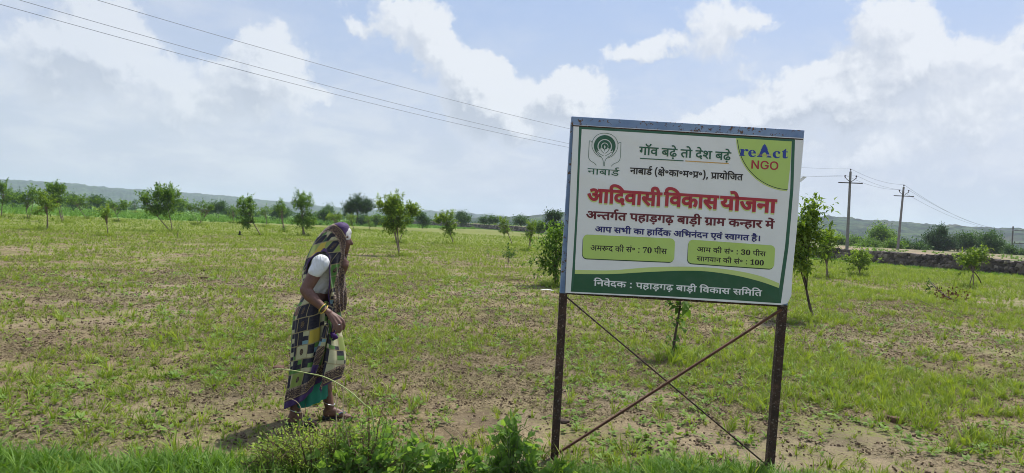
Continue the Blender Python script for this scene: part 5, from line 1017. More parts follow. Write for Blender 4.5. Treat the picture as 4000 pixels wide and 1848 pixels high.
# keep the folded near hand well clear of the hip
body_o = capsule_mesh(parts, 'body', .0042, m_skin, person, 4)
for yy in (.092, .148):
    k = MB(); k.tube([(.2265, yy, 1.352), (.236, yy, 1.352)], [.010, .007], 8); e_ = k.build('eye', simple('eye_dark', (.02, .015, .012), .2), person)
capsule_mesh([('e', (.172, .12, 1.380), (.084, .069, .088)), ('e', (.180, .12, 1.406), (.0795, .036, .052))], 'hair', .006, simple('white_hair', (.62, .60, .58), .8, .2, 40, .4), person)
m_blouse, t, b = mat_new('white_cotton'); f = noise_out(t, 9, 2, .5, objco(t), 1.5); b.inputs['Base Color'].default_value = (.66, .67, .68, 1); b.inputs['Roughness'].default_value = .85; bump(t, b, f, .7, .05)
capsule_mesh([((.030, .12, .995), .106, (.045, .12, 1.03), .110), ((.045, .12, 1.03), .108, (.085, .12, 1.155), .124), ((.073, -.01, 1.18), .062, (.125, .24, 1.185), .06), ((.090, -.040, 1.188), .060, (.084, -.05, 1.165), .057), ((.085, -.047, 1.17), .057, (.056, -.064, 1.118), .051), ((.125, .24, 1.185), .06, (.128, .262, 1.09), .055)], 'blouse', .006, m_blouse, person, 5)
# --- printed cloth
def cloth_mat(name, scale, seed_off):
    m, t, b = mat_new(name)
    uv = N(t, 'ShaderNodeAttribute', attribute_name='cloth'); v = N(t, 'ShaderNodeVectorMath', operation='MULTIPLY'); t.links.new(uv.outputs['Vector'], v.inputs[0]); v.inputs[1].default_value = (scale, scale * .85, 1)
    vo = N(t, 'ShaderNodeVectorMath', operation='ADD'); t.links.new(v.outputs[0], vo.inputs[0]); vo.inputs[1].default_value = (seed_off, seed_off * .37, 0)
    s_ = t.nodes.new('ShaderNodeSeparateXYZ'); t.links.new(vo.outputs[0], s_.inputs[0])
    # cells of unequal size: shift each row, split some cells
    row = math_(t, 'FLOOR', s_.outputs[1]); sh = math_(t, 'MULTIPLY', math_(t, 'SINE', math_(t, 'MULTIPLY', row, 12.9)), 3.7)
    xx = math_(t, 'ADD', s_.outputs[0], sh); cell = math_(t, 'FLOOR', xx)
    cb = t.nodes.new('ShaderNodeCombineXYZ'); t.links.new(cell, cb.inputs[0]); t.links.new(row, cb.inputs[1])
    wn_ = N(t, 'ShaderNodeTexWhiteNoise', noise_dimensions='2D'); t.links.new(cb.outputs[0], wn_.inputs['Vector'])
    fx = math_(t, 'FRACT', xx); fy = math_(t, 'FRACT', s_.outputs[1])
    NAVYC = (.012, .010, .028); GR = (.10, .25, .045); CR_ = (.52, .50, .30); LB = (.20, .36, .42); YE = (.55, .42, .05); OL = (.27, .34, .07); DG = (.02, .09, .04)
    c1 = ramp(t, wn_.outputs['Value'], [(0, GR), (.20, NAVYC), (.40, CR_), (.60, OL), (.76, NAVYC), (.93, LB), (.92, YE), (.97, DG)], 'CONSTANT')
    # small inner blocks
    s2 = math_(t, 'FLOOR', math_(t, 'MULTIPLY', xx, 2.0)); s3 = math_(t, 'FLOOR', math_(t, 'MULTIPLY', s_.outputs[1], 3.0)); cb2 = t.nodes.new('ShaderNodeCombineXYZ'); t.links.new(s2, cb2.inputs[0]); t.links.new(s3, cb2.inputs[1]); cb2.inputs[2].default_value = 4
    wn2 = N(t, 'ShaderNodeTexWhiteNoise', noise_dimensions='3D'); t.links.new(cb2.outputs[0], wn2.inputs['Vector'])
    c2 = ramp(t, wn2.outputs['Value'], [(0, NAVYC), (.45, CR_), (.68, GR), (.85, LB), (.90, NAVYC)], 'CONSTANT')
    pick = maprange(t, math_(t, 'FRACT', math_(t, 'MULTIPLY', wn_.outputs['Value'], 7.3)), .48, .485, 0, 1)
    cc = mixc(t, pick, c1, c2)
    # tan rules between the cells
    e1 = math_(t, 'LESS_THAN', fx, .07); e2 = math_(t, 'LESS_THAN', fy, .08); ed_ = math_(t, 'MAXIMUM', e1, e2)
    cc = mixc(t, math_(t, 'MULTIPLY', ed_, .85), cc, (.34, .28, .14))
    # dark lobed leaf motif in plain cells
    ddx = math_(t, 'MULTIPLY', math_(t, 'SUBTRACT', fx, .55), 1.9); ddy = math_(t, 'MULTIPLY', math_(t, 'SUBTRACT', fy, .55), 1.35)
    rr = math_(t, 'SQRT', math_(t, 'ADD', math_(t, 'MULTIPLY', ddx, ddx), math_(t, 'MULTIPLY', ddy, ddy)))
    ring = math_(t, 'LESS_THAN', math_(t, 'PINGPONG', math_(t, 'ADD', rr, math_(t, 'MULTIPLY', ddy, .3)), .06), .042); inside_ = math_(t, 'LESS_THAN', math_(t, 'ADD', rr, math_(t, 'MULTIPLY', ddx, .25)), .31); no = math_(t, 'SUBTRACT', 1.0, pick); hit = math_(t, 'GREATER_THAN', math_(t, 'FRACT', math_(t, 'MULTIPLY', wn_.outputs['Value'], 13.7)), .62)
    mot = math_(t, 'MULTIPLY', math_(t, 'MULTIPLY', inside_, no), hit)
    cc = mixc(t, mot, cc, mixc(t, ring, (.28, .18, .09), (.018, .010, .012)))
    # woven border: x = depth into the border in metres (below 0 = field), y = run
    ba = N(t, 'ShaderNodeAttribute', attribute_name='border'); bs = t.nodes.new('ShaderNodeSeparateXYZ'); t.links.new(ba.outputs['Vector'], bs.inputs[0]); bx = bs.outputs[0]; by = bs.outputs[1]
    vor = N(t, 'ShaderNodeTexVoronoi', feature='F1', inp={'Scale': 1.0, 'Randomness': .35}); cb3 = t.nodes.new('ShaderNodeCombineXYZ'); t.links.new(math_(t, 'MULTIPLY', bx, 26), cb3.inputs[0]); t.links.new(math_(t, 'MULTIPLY', by, 26), cb3.inputs[1]); t.links.new(cb3.outputs[0], vor.inputs['Vector'])
    curl = math_(t, 'LESS_THAN', math_(t, 'PINGPONG', vor.outputs['Distance'], .13), .04)
    bc = mixc(t, math_(t, 'MULTIPLY', curl, .75), (.040, .018, .024), (.40, .27, .15))
    dots = math_(t, 'LESS_THAN', math_(t, 'FRACT', math_(t, 'MULTIPLY', by, 90)), .5)
    line = math_(t, 'MULTIPLY', math_(t, 'LESS_THAN', bx, .016), dots)
    bc = mixc(t, line, bc, (.42, .30, .22))
    PUR = (.055, .018, .12)
    bc = mixc(t, math_(t, 'GREATER_THAN', bx, .085), bc, (.36, .27, .14))
    bc = mixc(t, math_(t, 'GREATER_THAN', bx, .093), bc, (.05, .02, .035)); bc = mixc(t, math_(t, 'GREATER_THAN', bx, .102), bc, PUR)
    cc = mixc(t, math_(t, 'GREATER_THAN', bx, 0.0), cc, bc)
    weave = noise_out(t, 60, 4, .7, uv.outputs['Vector']); cc = mixc(t, maprange(t, weave, .35, .7, 0, .14), cc, (.20, .18, .13))
    t.links.new(cc, b.inputs['Base Color']); b.inputs['Roughness'].default_value = .8; b.inputs['Sheen Weight'].default_value = .15
    bump(t, b, weave, .25, .003)
    tr = t.nodes.new('ShaderNodeBsdfTranslucent'); t.links.new(cc, tr.inputs['Color']); mx = t.nodes.new('ShaderNodeMixShader'); mx.inputs[0].default_value = .18
    t.links.new(b.outputs[0], mx.inputs[1]); t.links.new(tr.outputs[0], mx.inputs[2]); t.links.new(mx.outputs[0], t.nodes['Material Output'].inputs['Surface'])
    return m
def cloth_obj(name, rows, uvs, bors, mat, parent, thick=.004):
    """rows: grid of points; uvs and bors the cloth and border coordinates at each point"""
    n = len(rows[0]); V = np.array(rows).reshape(-1, 3); m_ = len(rows)
    I, J = np.meshgrid(np.arange(m_ - 1), np.arange(n - 1), indexing='ij'); F = np.stack([I * n + J, I * n + J + 1, (I + 1) * n + J + 1, (I + 1) * n + J], -1).reshape(-1, 4)
    o = mesh_obj(name, V, F, mat, parent, smooth=True)
    for nm, arr in (('cloth', uvs), ('border', bors)):
        a = o.data.attributes.new(nm, 'FLOAT_VECTOR', 'POINT'); a.data.foreach_set('vector', np.array(arr, dtype=np.float32).reshape(-1))
    s_ = o.modifiers.new('thick', 'SOLIDIFY'); s_.thickness = thick; s_.offset = 0
    return o
m_sari = cloth_mat('sari_print', 12, 5.0); m_veil = cloth_mat('veil_print', 14, 23.0)
def interp(y, tab): return float(np.interp(y, [a for a, _ in tab], [b_ for _, b_ in tab]))
# skirt
LX = [(440, 262), (455, 252), (480, 238), (510, 224), (545, 214), (600, 210), (650, 210), (760, 210), (840, 207), (900, 202), (960, 194), (1030, 192)]
RX = [(440, 392), (455, 400), (500, 406), (560, 412), (620, 414), (700, 410), (800, 400), (850, 390), (900, 375), (950, 362), (1030, 350)]
HW = [(440, .135), (500, .165), (600, .178), (760, .175), (900, .18), (1030, .19)]
rows = []; uvs = []; bors = []; nth = 150
for i in range(90):
    q = i / 89; row = []; uv = []; bo = []
    for j in range(nth + 1):
        th = j / nth * 2 * math.pi           # 0 = front, then round by the near side
        near = -math.sin(th)                  # -1 near the camera
        hem = 1000 - 0 * th
        cxn = math.cos(th)
        hem = 1022 - 48 * (cxn + 1) - 90 * max(0, cxn) ** 1.5
        top = 447 + 16 * max(0, cxn) - 0 * near
        y = top + (hem - top) * q
        l_, r_ = cx(interp(y, LX)), cx(interp(y, RX)); hw = interp(y, HW)
        fold = (.010 * math.sin(th * 9 + 1.3 + q * 1.5) + .007 * math.sin(th * 17 + 2 + 2 * q) + .012 * math.sin(th * 5 + q * 2.5)) * (.25 + .9 * q) * (1 + .9 * max(0, cxn))
        cxm = (l_ + r_) / 2; rx = (r_ - l_) / 2 + fold * (1 if cxn > -.6 else .35); ry = hw + fold
        x = cxm + rx * math.copysign(abs(cxn) ** .85, cxn); yy = .12 - ry * math.copysign(abs(math.sin(th)) ** .85, math.sin(th))
        row.append((x, yy, cz(y))); dh = (hem - y) * KP
        # the cloth's pattern runs slantwise round the hips
        uv.append((th * .165 + .05 * cz(y), cz(y) - .05 * cxn, 0)); bo.append((.155 - dh * 1.15, th * .165, 0))
    rows.append(row); uvs.append(uv); bors.append(bo)
cloth_obj('sari_skirt', rows, uvs, bors, m_sari, person)
# swinging front pleats
rows = []; uvs = []; bors = []
FX0 = [(470, 392), (600, 400), (700, 384), (800, 366), (900, 372), (960, 380)]; FX1 = [(470, 432), (560, 446), (620, 448), (650, 457), (700, 468), (750, 474), (800, 470), (850, 455), (900, 428), (960, 410)]
for i in range(70):
    q = i / 69; row = []; uv = []; bo = []
    for j in range(61):
        s_ = j / 60                           # near side edge ... round the front ... far side edge
        y = 470 + (905 - 470 - 55 * math.sin(s_ * math.pi)) * q
        a, b_ = cx(interp(y, FX0)), cx(interp(y, FX1)); th = -1.35 + s_ * 2.9
        fold = .013 * math.sin(s_ * 15 + q * 2) * (.3 + q) + .006 * math.sin(s_ * 31 + 1) * (.4 + q)
        x = a + (b_ - a) * max(0, math.cos(th)) + fold; yy = .10 + (.135 + .045 * q) * math.sin(th) + fold * .6 - .035 * q * (1 - s_)
        row.append((x, yy, cz(y))); uv.append((s_ * .42, cz(y) + .1 * s_ + .21, 0)); bo.append((.115 - (1 - q) * .61, s_ * .5, 0))
    rows.append(row); uvs.append(uv); bors.append(bo)
cloth_obj('sari_pleats', rows, uvs, bors, m_sari, person)
# hanging end of the border beside the pleats
rows = []; uvs = []; bors = []
for i in range(40):
    q = i / 39; y = 560 + 255 * q; row = []; uv = []; bo = []
    for j in range(7):
        s_ = j / 6; x0_ = interp(y, [(560, 402), (640, 384), (700, 366), (815, 346)]); x1_ = interp(y, [(560, 425), (640, 414), (700, 404), (815, 368)])
        row.append((cx(x0_ + (x1_ - x0_) * s_), -.078 + .012 * math.sin(s_ * 6 + q * 4) - .016 * q, cz(y))); uv.append((s_ * .08, q * .4, 0)); bo.append((.03 + .055 * q ** 3 + (.045 if q > .82 else 0) if q > .45 else -.02, q * .3 + s_ * .05, 0))
    rows.append(row); uvs.append(uv); bors.append(bo)
cloth_obj('sari_end', rows, uvs, bors, m_sari, person)
k = MB(); k.tube([(cx(430), -.03, cz(612)), (cx(442), -.045, cz(624)), (cx(452), -.03, cz(634)), (cx(436), -.03, cz(648))], [.016, .022, .018, .006], 8); k.tube([(cx(436), -.035, cz(560)), (cx(440), -.035, cz(618))], [.012, .014], 8)
k.build('sari_knot', simple('purple_cloth', (.055, .018, .12), .8, .3, 20, .3), person, smooth=True)
# waistband rolled round the hips
k = MB(); k.tube([((cx(258) + cx(398)) / 2 + ((cx(398) - cx(258)) / 2 + .004) * math.cos(a), .12 + .14 * math.sin(a), cz(450 + 14 * max(0, math.cos(a)))) for a in np.linspace(0, 2 * math.pi, 40)], .009, 6, cap=False); k.build('waistband', simple('dark_cloth', (.02, .015, .03), .8), person, smooth=True)
# green petticoat below
rows = []
for i in range(24):
    q = i / 23; y = 800 + (1000 - 800) * q; row = []
    for j in range(81):
        th = j / 80 * 2 * math.pi; fold = .008 * math.sin(th * 11) * q
        l_, r_ = cx(222), cx(378 + 10 * q); hem = 30 * max(0, math.cos(th)) * q
        row.append(((l_ + r_) / 2 + ((r_ - l_) / 2 + fold) * math.cos(th), .13 - (.15 + fold) * math.sin(th), cz(y - hem)))
    rows.append(row)
pk = MB(); pk.grid(rows); pk.build('petticoat', simple('teal_cotton', (.018, .17, .115), .8, .2, 9, .3), person, smooth=True)
# veil: from the crown over the back, open at the near side round the arm
BX = [(57, 428), (60, 408), (66, 386), (78, 364), (92, 346), (110, 330), (140, 307), (170, 290), (210, 275), (250, 261), (300, 251), (340, 248), (380, 253), (412, 262), (440, 300), (500, 330)]
FXV = [(57, 432), (60, 446), (66, 458), (78, 467), (100, 471), (130, 474), (160, 471), (190, 464), (220, 457), (260, 450), (320, 453), (400, 457), (450, 458), (510, 454)]
HWV = [(56.5, .006), (57.2, .024), (58.5, .038), (60, .047), (66, .064), (78, .079), (100, .087), (120, .090), (160, .098), (200, .135), (240, .172), (300, .185), (380, .175), (420, .165), (510, .12)]
OB = [(208, 372), (214, 345), (225, 328), (245, 311), (270, 301), (310, 292), (350, 283), (390, 273), (412, 270)]
OF = [(208, 374), (214, 388), (225, 396), (245, 402), (290, 404), (350, 403), (420, 404), (470, 408), (520, 412)]
POLY = [(286, 170), (300, 146), (320, 128), (345, 114), (385, 106), (412, 122), (434, 158), (446, 215), (440, 280), (430, 340), (428, 420), (430, 520)]
def sdist(px, py):
    best = 1e9; sg_ = 1; run = 0; acc = 0
    for (ax, ay), (bx2, by2) in zip(POLY[:-1], POLY[1:]):
        dx_, dy_ = bx2 - ax, by2 - ay; L2 = dx_ * dx_ + dy_ * dy_; u_ = min(1, max(0, ((px - ax) * dx_ + (py - ay) * dy_) / L2)); d_ = math.hypot(px - ax - dx_ * u_, py - ay - dy_ * u_)
        if d_ < best - 1e-6: best = d_; sg_ = 1 if (dx_ * (py - ay) - dy_ * (px - ax)) < 0 else -1; run = acc + math.sqrt(L2) * u_
        acc += math.sqrt(L2)
    return best * sg_ * KP, run * KP
def veil_part(ys, name, front_only=False):
    rows = []; uvs = []; bors = []
    for iy, y in enumerate(ys):
        l_, r_, hw = cx(interp(y, BX)), cx(interp(y, FXV)), interp(y, HWV); c_ = (l_ + r_) / 2; rx = (r_ - l_) / 2
        if y > 208:
            ob, of = cx(interp(y, OB)), cx(interp(y, OF))
            tf = math.acos(max(-1, min(1, (of - c_) / rx))); tb = math.acos(max(-1, min(1, (ob - c_) / rx)))
        else:
            tf = tb = math.acos(max(-1, min(1, (cx(373) - c_) / rx)))
        # angle measured from the front; the near side is positive
        a0, a1 = tf, tb - 2 * math.pi          # from the near front edge forward, round the far side, to the near back edge
        if front_only: a1 = -1.1
        row = []; uv = []; bo = []
        for j in range(111):
            th = a0 + (a1 - a0) * j / 110
            fo = (.006 * math.sin(th * 7 + y * .02) + .005 * math.sin(th * 13 + y * .035 + 1)) * min(1, max(0, (y - 95) / 120))
            if y > 150 and abs(th) < 1.2: fo += .008 * math.sin(th * 16 + y * .012) * min(1, (y - 150) / 100)
            rx2, hw2 = rx + fo, hw + fo
            x = c_ + rx2 * math.cos(th); yy = .12 - hw2 * math.sin(th); 
            row.append((x, yy, cz(y) - .004 * math.sin(th * 3))); px_ = x / KP + 300
            sd_, run = sdist(px_, y)
            uv.append((th * .15 + cz(y) * .35, cz(y) - .25 * x, 0)); 
            rim = 0
            if y > 205 and not front_only and (110 - j) * abs(a1 - a0) / 110 * (hw + rx) / 2 < .016: rim = 1
            if y > 205 and j * abs(a1 - a0) / 110 * (hw + rx) / 2 < .010: rim = 1
            if y < 235 and y > 180 and math.hypot(px_ - 373, (y - 208)) < 16 and math.sin(th) > 0: rim = 1
            bo.append((.12 if rim else sd_ * 1.6, run, 0))
        rows.append(row); uvs.append(uv); bors.append(bo)
    return cloth_obj(name, rows, uvs, bors, m_veil, person, .003)
veil_part(list(np.concatenate([[56.5, 57.2, 58.5, 60], np.linspace(62, 414, 130)])), 'veil')
veil_part(list(np.linspace(412, 512, 40)), 'veil_end', True)
# ornaments and sandals
m_gold = simple('yellow_bangle', (.72, .50, .08), .35, spec=.6); m_silver = simple('silver', (.6, .6, .6), .35, metal=.8)
def ringo(c_, axis, r_, w, mat, name, parent=person, sq=1):
    ax = Vector(axis).normalized(); u_ = ax.orthogonal().normalized(); v_ = ax.cross(u_); k = MB()
    k.tube([Vector(c_) + (u_ * math.cos(a) + v_ * math.sin(a) * sq) * r_ for a in np.linspace(0, 2 * math.pi, 25)], w, 6, cap=False); return k.build(name, mat, parent, smooth=True)
axd = (.128, -.01, -.09)
ringo((.128, -.1, .876), axd, .033, .0035, m_gold, 'bangle'); ringo((.142, -.1, .864), (.10, .05, -.09), .035, .0032, m_gold, 'bangle'); ringo((.134, -.1, .871), axd, .031, .003, simple('green_bangle', (.03, .12, .05), .3), 'bangle')
ringo((-.072, .03, .118), (.1, 0, .3), .044, .003, m_silver, 'anklet'); ringo((.118, .235, .125), (.1, 0, .3), .044, .003, m_silver, 'anklet'); ringo((.253, -.118, .785 - .022), (.01, -.02, -.04), .0122, .0022, m_silver, 'finger_ring')
m_sole = simple('dark_sole', (.02, .022, .028), .7, .3, 30); m_strap = simple('blue_grey_strap', (.09, .12, .17), .5)
for (ax, ay, hd) in ((-.075, .03, .10), (.125, .235, .12)):
    sn = empty('sandal'); sn.parent = person; sn.location = (ax, ay, 0); sn.rotation_euler = (0, 0, hd)
    out = [(-.058, 0), (-.05, -.026), (-.02, -.034), (.04, -.030), (.09, -.042), (.13, -.044), (.162, -.03), (.172, 0), (.16, .03), (.12, .044), (.06, .038), (0, .034), (-.045, .026)]
    k = MB(); n = len(out); k.add([(x, y, .004) for x, y in out] + [(x, y, .022) for x, y in out], [tuple(range(n))[::-1], tuple(range(n, 2 * n))] + [(i, (i + 1) % n, n + (i + 1) % n, n + i) for i in range(n)]); k.build('sole', m_sole, sn, bevel=.003)
    k = MB(); k.tube([(.125, -.012, .02), (.118, -.012, .052), (.09, -.034, .062), (.05, -.040, .03)], .006, 6); k.tube([(.118, -.012, .052), (.09, .02, .066), (.045, .040, .03)], .006, 6); k.build('strap', m_strap, sn, smooth=True)
person.scale = (1, 1, 1)
# ------------------------------------------------------------------ sapling, fallen branch, stones
def at_g(px, py):
    P, d = on_ground(px, py); return P, d
B, d = at_g(1692, 905); rng = np.random.default_rng(3)
sap = empty('sapling', tuple(B)); tag(sap, 'young single-stemmed sapling with few broad leaves, seen under the board', 'sapling')
def rel(px, py, dd=None): return np.array(at(px, py, dd or d)) - B
stem = [rel(1692, 912), rel(1694, 880), rel(1699, 840), rel(1706, 800), rel(1712, 765), rel(1706, 735), rel(1700, 690)]
k = MB(); k.tube(stem, [.02, .018, .015, .013, .011, .009, .006], 7); k.build('stem', m_bark_d, sap, smooth=True)
k = MB(); k.tube([rel(1710, 772), rel(1690, 768), rel(1672, 757)], [.007, .005, .003], 5); k.build('twig', m_bark_d, sap, smooth=True)
lv_me = []
for q, wv in enumerate((.62, .5, .72)):
    V, F = leaf_geo(np.zeros((1, 3)), np.array([[1., 0, 0]]), np.array([[0, 0, 1.]]), np.array([1.]), np.array([wv]), .18, .2)
    me = bpy.data.meshes.new('leaf'); me.from_pydata(V.tolist(), [], F.tolist()); me.materials.append(mat_inst['guava_leaf']); lv_me.append(me)
def put_leaf(parent, P, D, size, me, up=None, rng=rng):
    D = np.array(D, float); D /= np.linalg.norm(D); up = np.array([0, 0, 1.]) + rng.normal(size=3) * .3 if up is None else up
    S = np.cross(D, up); S /= np.linalg.norm(S) + 1e-9; Nn = np.cross(S, D)
    o = bpy.data.objects.new('leaf', me); col.objects.link(o); o.parent = parent
    o.matrix_basis = Matrix(((D[0] * size, -S[0] * size, Nn[0] * size, P[0]), (D[1] * size, -S[1] * size, Nn[1] * size, P[1]), (D[2] * size, -S[2] * size, Nn[2] * size, P[2]), (0, 0, 0, 1)))
    return o
for (px, py, n, sz) in ((1714, 768, 12, .16), (1700, 800, 9, .11), (1695, 850, 12, .09), (1690, 870, 8, .08), (1706, 815, 6, .1), (1700, 740, 12, .15), (1690, 700, 14, .15), (1676, 757, 3, .08)):
    for i in range(n):
        P = rel(px, py) + rng.normal(size=3) * [.05, .05, .035]; D = rng.normal(size=3) * [1, 1, .4]; D[2] -= .25
        put_leaf(sap, P, D, sz * rng.uniform(.7, 1.2), lv_me[rng.integers(3)])
# fallen branch with dry leaves, in the right part of the field
B, d = at_g(2600 * .0 + 2390, 760); fb = empty('fallen_branch', tuple(B)); tag(fb, 'cut branch with withered brown leaves lying in the grass at right', 'branch')
def grel(px, py, h=.03): P, _ = on_ground(px, py); return P - B + np.array([0, 0, h])
k = MB(); k.tube([grel(2336, 742, .45), grel(2352, 748, .30), grel(2380, 757, .12), grel(2415, 765, .05), grel(2440, 770, .04)], [.014, .018, .022, .02, .012], 6); k.build('stem', m_bark_d, fb, smooth=True)
m_dry = foliage('dry_leaf', (.06, .025, .014), (.17, .08, .04), .2, .7, (1.1, .8, .5))
n = 110; q = rng.uniform(0, 1, n); P = np.array([grel(2395 + 45 * rng.uniform(-1, 1), 752 + 12 * rng.uniform(-1, 1), rng.uniform(.03, .25)) for _ in range(n)])
V, F = leaf_geo(P, rand_dir(rng, n), rand_dir(rng, n), rng.uniform(.07, .13, n), rng.uniform(.04, .06, n)); o = mesh_obj('dry_foliage', V, F, m_dry, fb); o['kind'] = 'stuff'
n = 60; P = np.array([grel(2336 + 5 * rng.uniform(-1, 1), 744, rng.uniform(.05, .5)) for _ in range(n)]); V, F = leaf_geo(P, rand_dir(rng, n), rand_dir(rng, n), rng.uniform(.07, .12, n), rng.uniform(.03, .05, n)); o = mesh_obj('green_foliage', V, F, m_leaf_dark, fb); o['kind'] = 'stuff'
# prop stick beside the pale young tree, stick pieces on the soil
def stick(a, b_, ha, hb_, rad, label, name='stick', mat=None, mid=None):
    A_, _ = on_ground(*a); B_, _ = on_ground(*b_); A2 = A_ + [0, 0, ha]; B2 = B_ + [0, 0, hb_]; k = MB(); m_ = (A2 + B2) / 2 + np.array(mid or (0, .03, .01))
    k.tube([A2 - A_, m_ - A_, B2 - A_], [rad, rad * .9, rad * .5], 6); o = k.build(name, mat or m_bark, smooth=True); o.location = tuple(A_); tag(o, label, 'stick'); return o
P_, d_ = on_ground(2472, 717); k = MB(); a = at(2447, 680, d_) - P_; k.tube([(0, 0, -.05), tuple(a * .5 + np.array([.04, 0, 0])), tuple(a)], [.03, .025, .018], 6); o = k.build('prop_stick', m_bark_d, smooth=True); o.location = tuple(P_); tag(o, 'dark slanting prop stick beside the pale young tree at right', 'stick')
stick((1870, 795), (1942, 812), .02, .03, .012, 'pale curved stick on the soil behind the right post', mat=m_bark)
stick((1905, 803), (1950, 814), .015, .02, .007, 'thin dark stick on the soil behind the right post', mat=m_bark_d)
stick((2305, 757), (2348, 775), .05, .02, .012, 'short dark stick in the grass left of the fallen branch', mat=m_bark_d)
stick((1398, 1556 * .644 - 432 + 430), (1440, 985), .012, .012, .006, 'bleached straw stick on the soil inside the sign\'s left post')
stick((858, 905), (908, 915), .015, .02, .008, 'bent dry stick on the ground behind the person', mat=m_bark)
# unidentified black upright in mid field, only its rough outline built
P_, d_ = on_ground(603, 592.5); k = MB(); s_ = d_ / 1740; k.tube([(0, 0, -.05), (0, 0, 4 * s_), (0, 0, 9 * s_), (0, 0, 12.5 * s_)], [3.2 * s_, 2.6 * s_, 2.2 * s_, .7 * s_], 8)
bo_ = empty('black_piece', tuple(P_)); tag(bo_, 'small black upright stump with a low side arm, before the bowed tree', 'stump')
mb_ = simple('charred_black', (.008, .008, .009), .7); k.build('upright', mb_, bo_, smooth=True)
k = MB(); k.tube([(-3.5 * s_, 0, 2.8 * s_), (3 * s_, -.02, 1.6 * s_), (8.5 * s_, -.03, 1.6 * s_)], [2.0 * s_, 1.9 * s_, 1.2 * s_], 7); k.build('side_arm', mb_, bo_, smooth=True)
m_rock = simple('field_stone', (.13, .075, .05), .9, .45, 9, .6); m_rock2 = simple('dark_clod', (.07, .05, .038), .95, .4, 20, .6)
STN = [(2253, 1062, .05, m_rock, 'reddish flat stone on bare soil right of the sign'), (1420, 1065, .03, m_rock2, 'dark clod on the soil just right of the left sign post'), (690, 637, .06, m_rock2, 'small dark clod left of the person\'s shoulder'),
       (512, 703 - 20, .05, m_rock2, 'dark clod in the field at left, before the biggest tree'), (513, 703, .06, m_rock, 'red-brown stone in the left field'), (258, 735 - 10, .05, m_rock2, 'dark clod below the thin curved sapling'),
       (1467, 1012, .035, m_rock, 'brown half-buried stone between the sign posts'), (700, 1003 - 72, .04, m_rock, 'red-brown stone left of the sari skirt')]
for i, (px, py, r_, mt, lb) in enumerate(STN):
    P_, d_ = on_ground(px, py); V = rock_verts(np.random.default_rng(i + 50), r_ * 2.2, r_ * 1.7, r_ * 1.1, .3); o = mesh_obj('stone', V + [0, 0, r_ * .3], ROCK_F, mt); o.location = tuple(P_); tag(o, lb, 'stone')
    bv = o.modifiers.new('b', 'BEVEL'); bv.width = r_ * .15; bv.segments = 2
# pale scraps of litter
m_scrap = simple('pale_scrap', (.6, .6, .58), .6)
for i, (px, py, s_, lb) in enumerate(((1378, 733, .09, 'white plastic scrap lying in the grass left of the sign'), (778 - 0, 862, .03, 'pale blue scrap of litter on the soil left of the sari'))):
    P_, d_ = on_ground(px, py); k = MB(); k.grid([[(-s_ * 2, -s_ * .4, .02), (0, -s_ * .5, .035), (s_ * 2, -s_ * .3, .015)], [(-s_ * 1.8, s_ * .5, .03), (0, s_ * .4, .05), (s_ * 2, s_ * .5, .02)]]); o = k.build('litter_scrap', m_scrap, smooth=True); o.location = tuple(P_); tag(o, lb, 'litter')

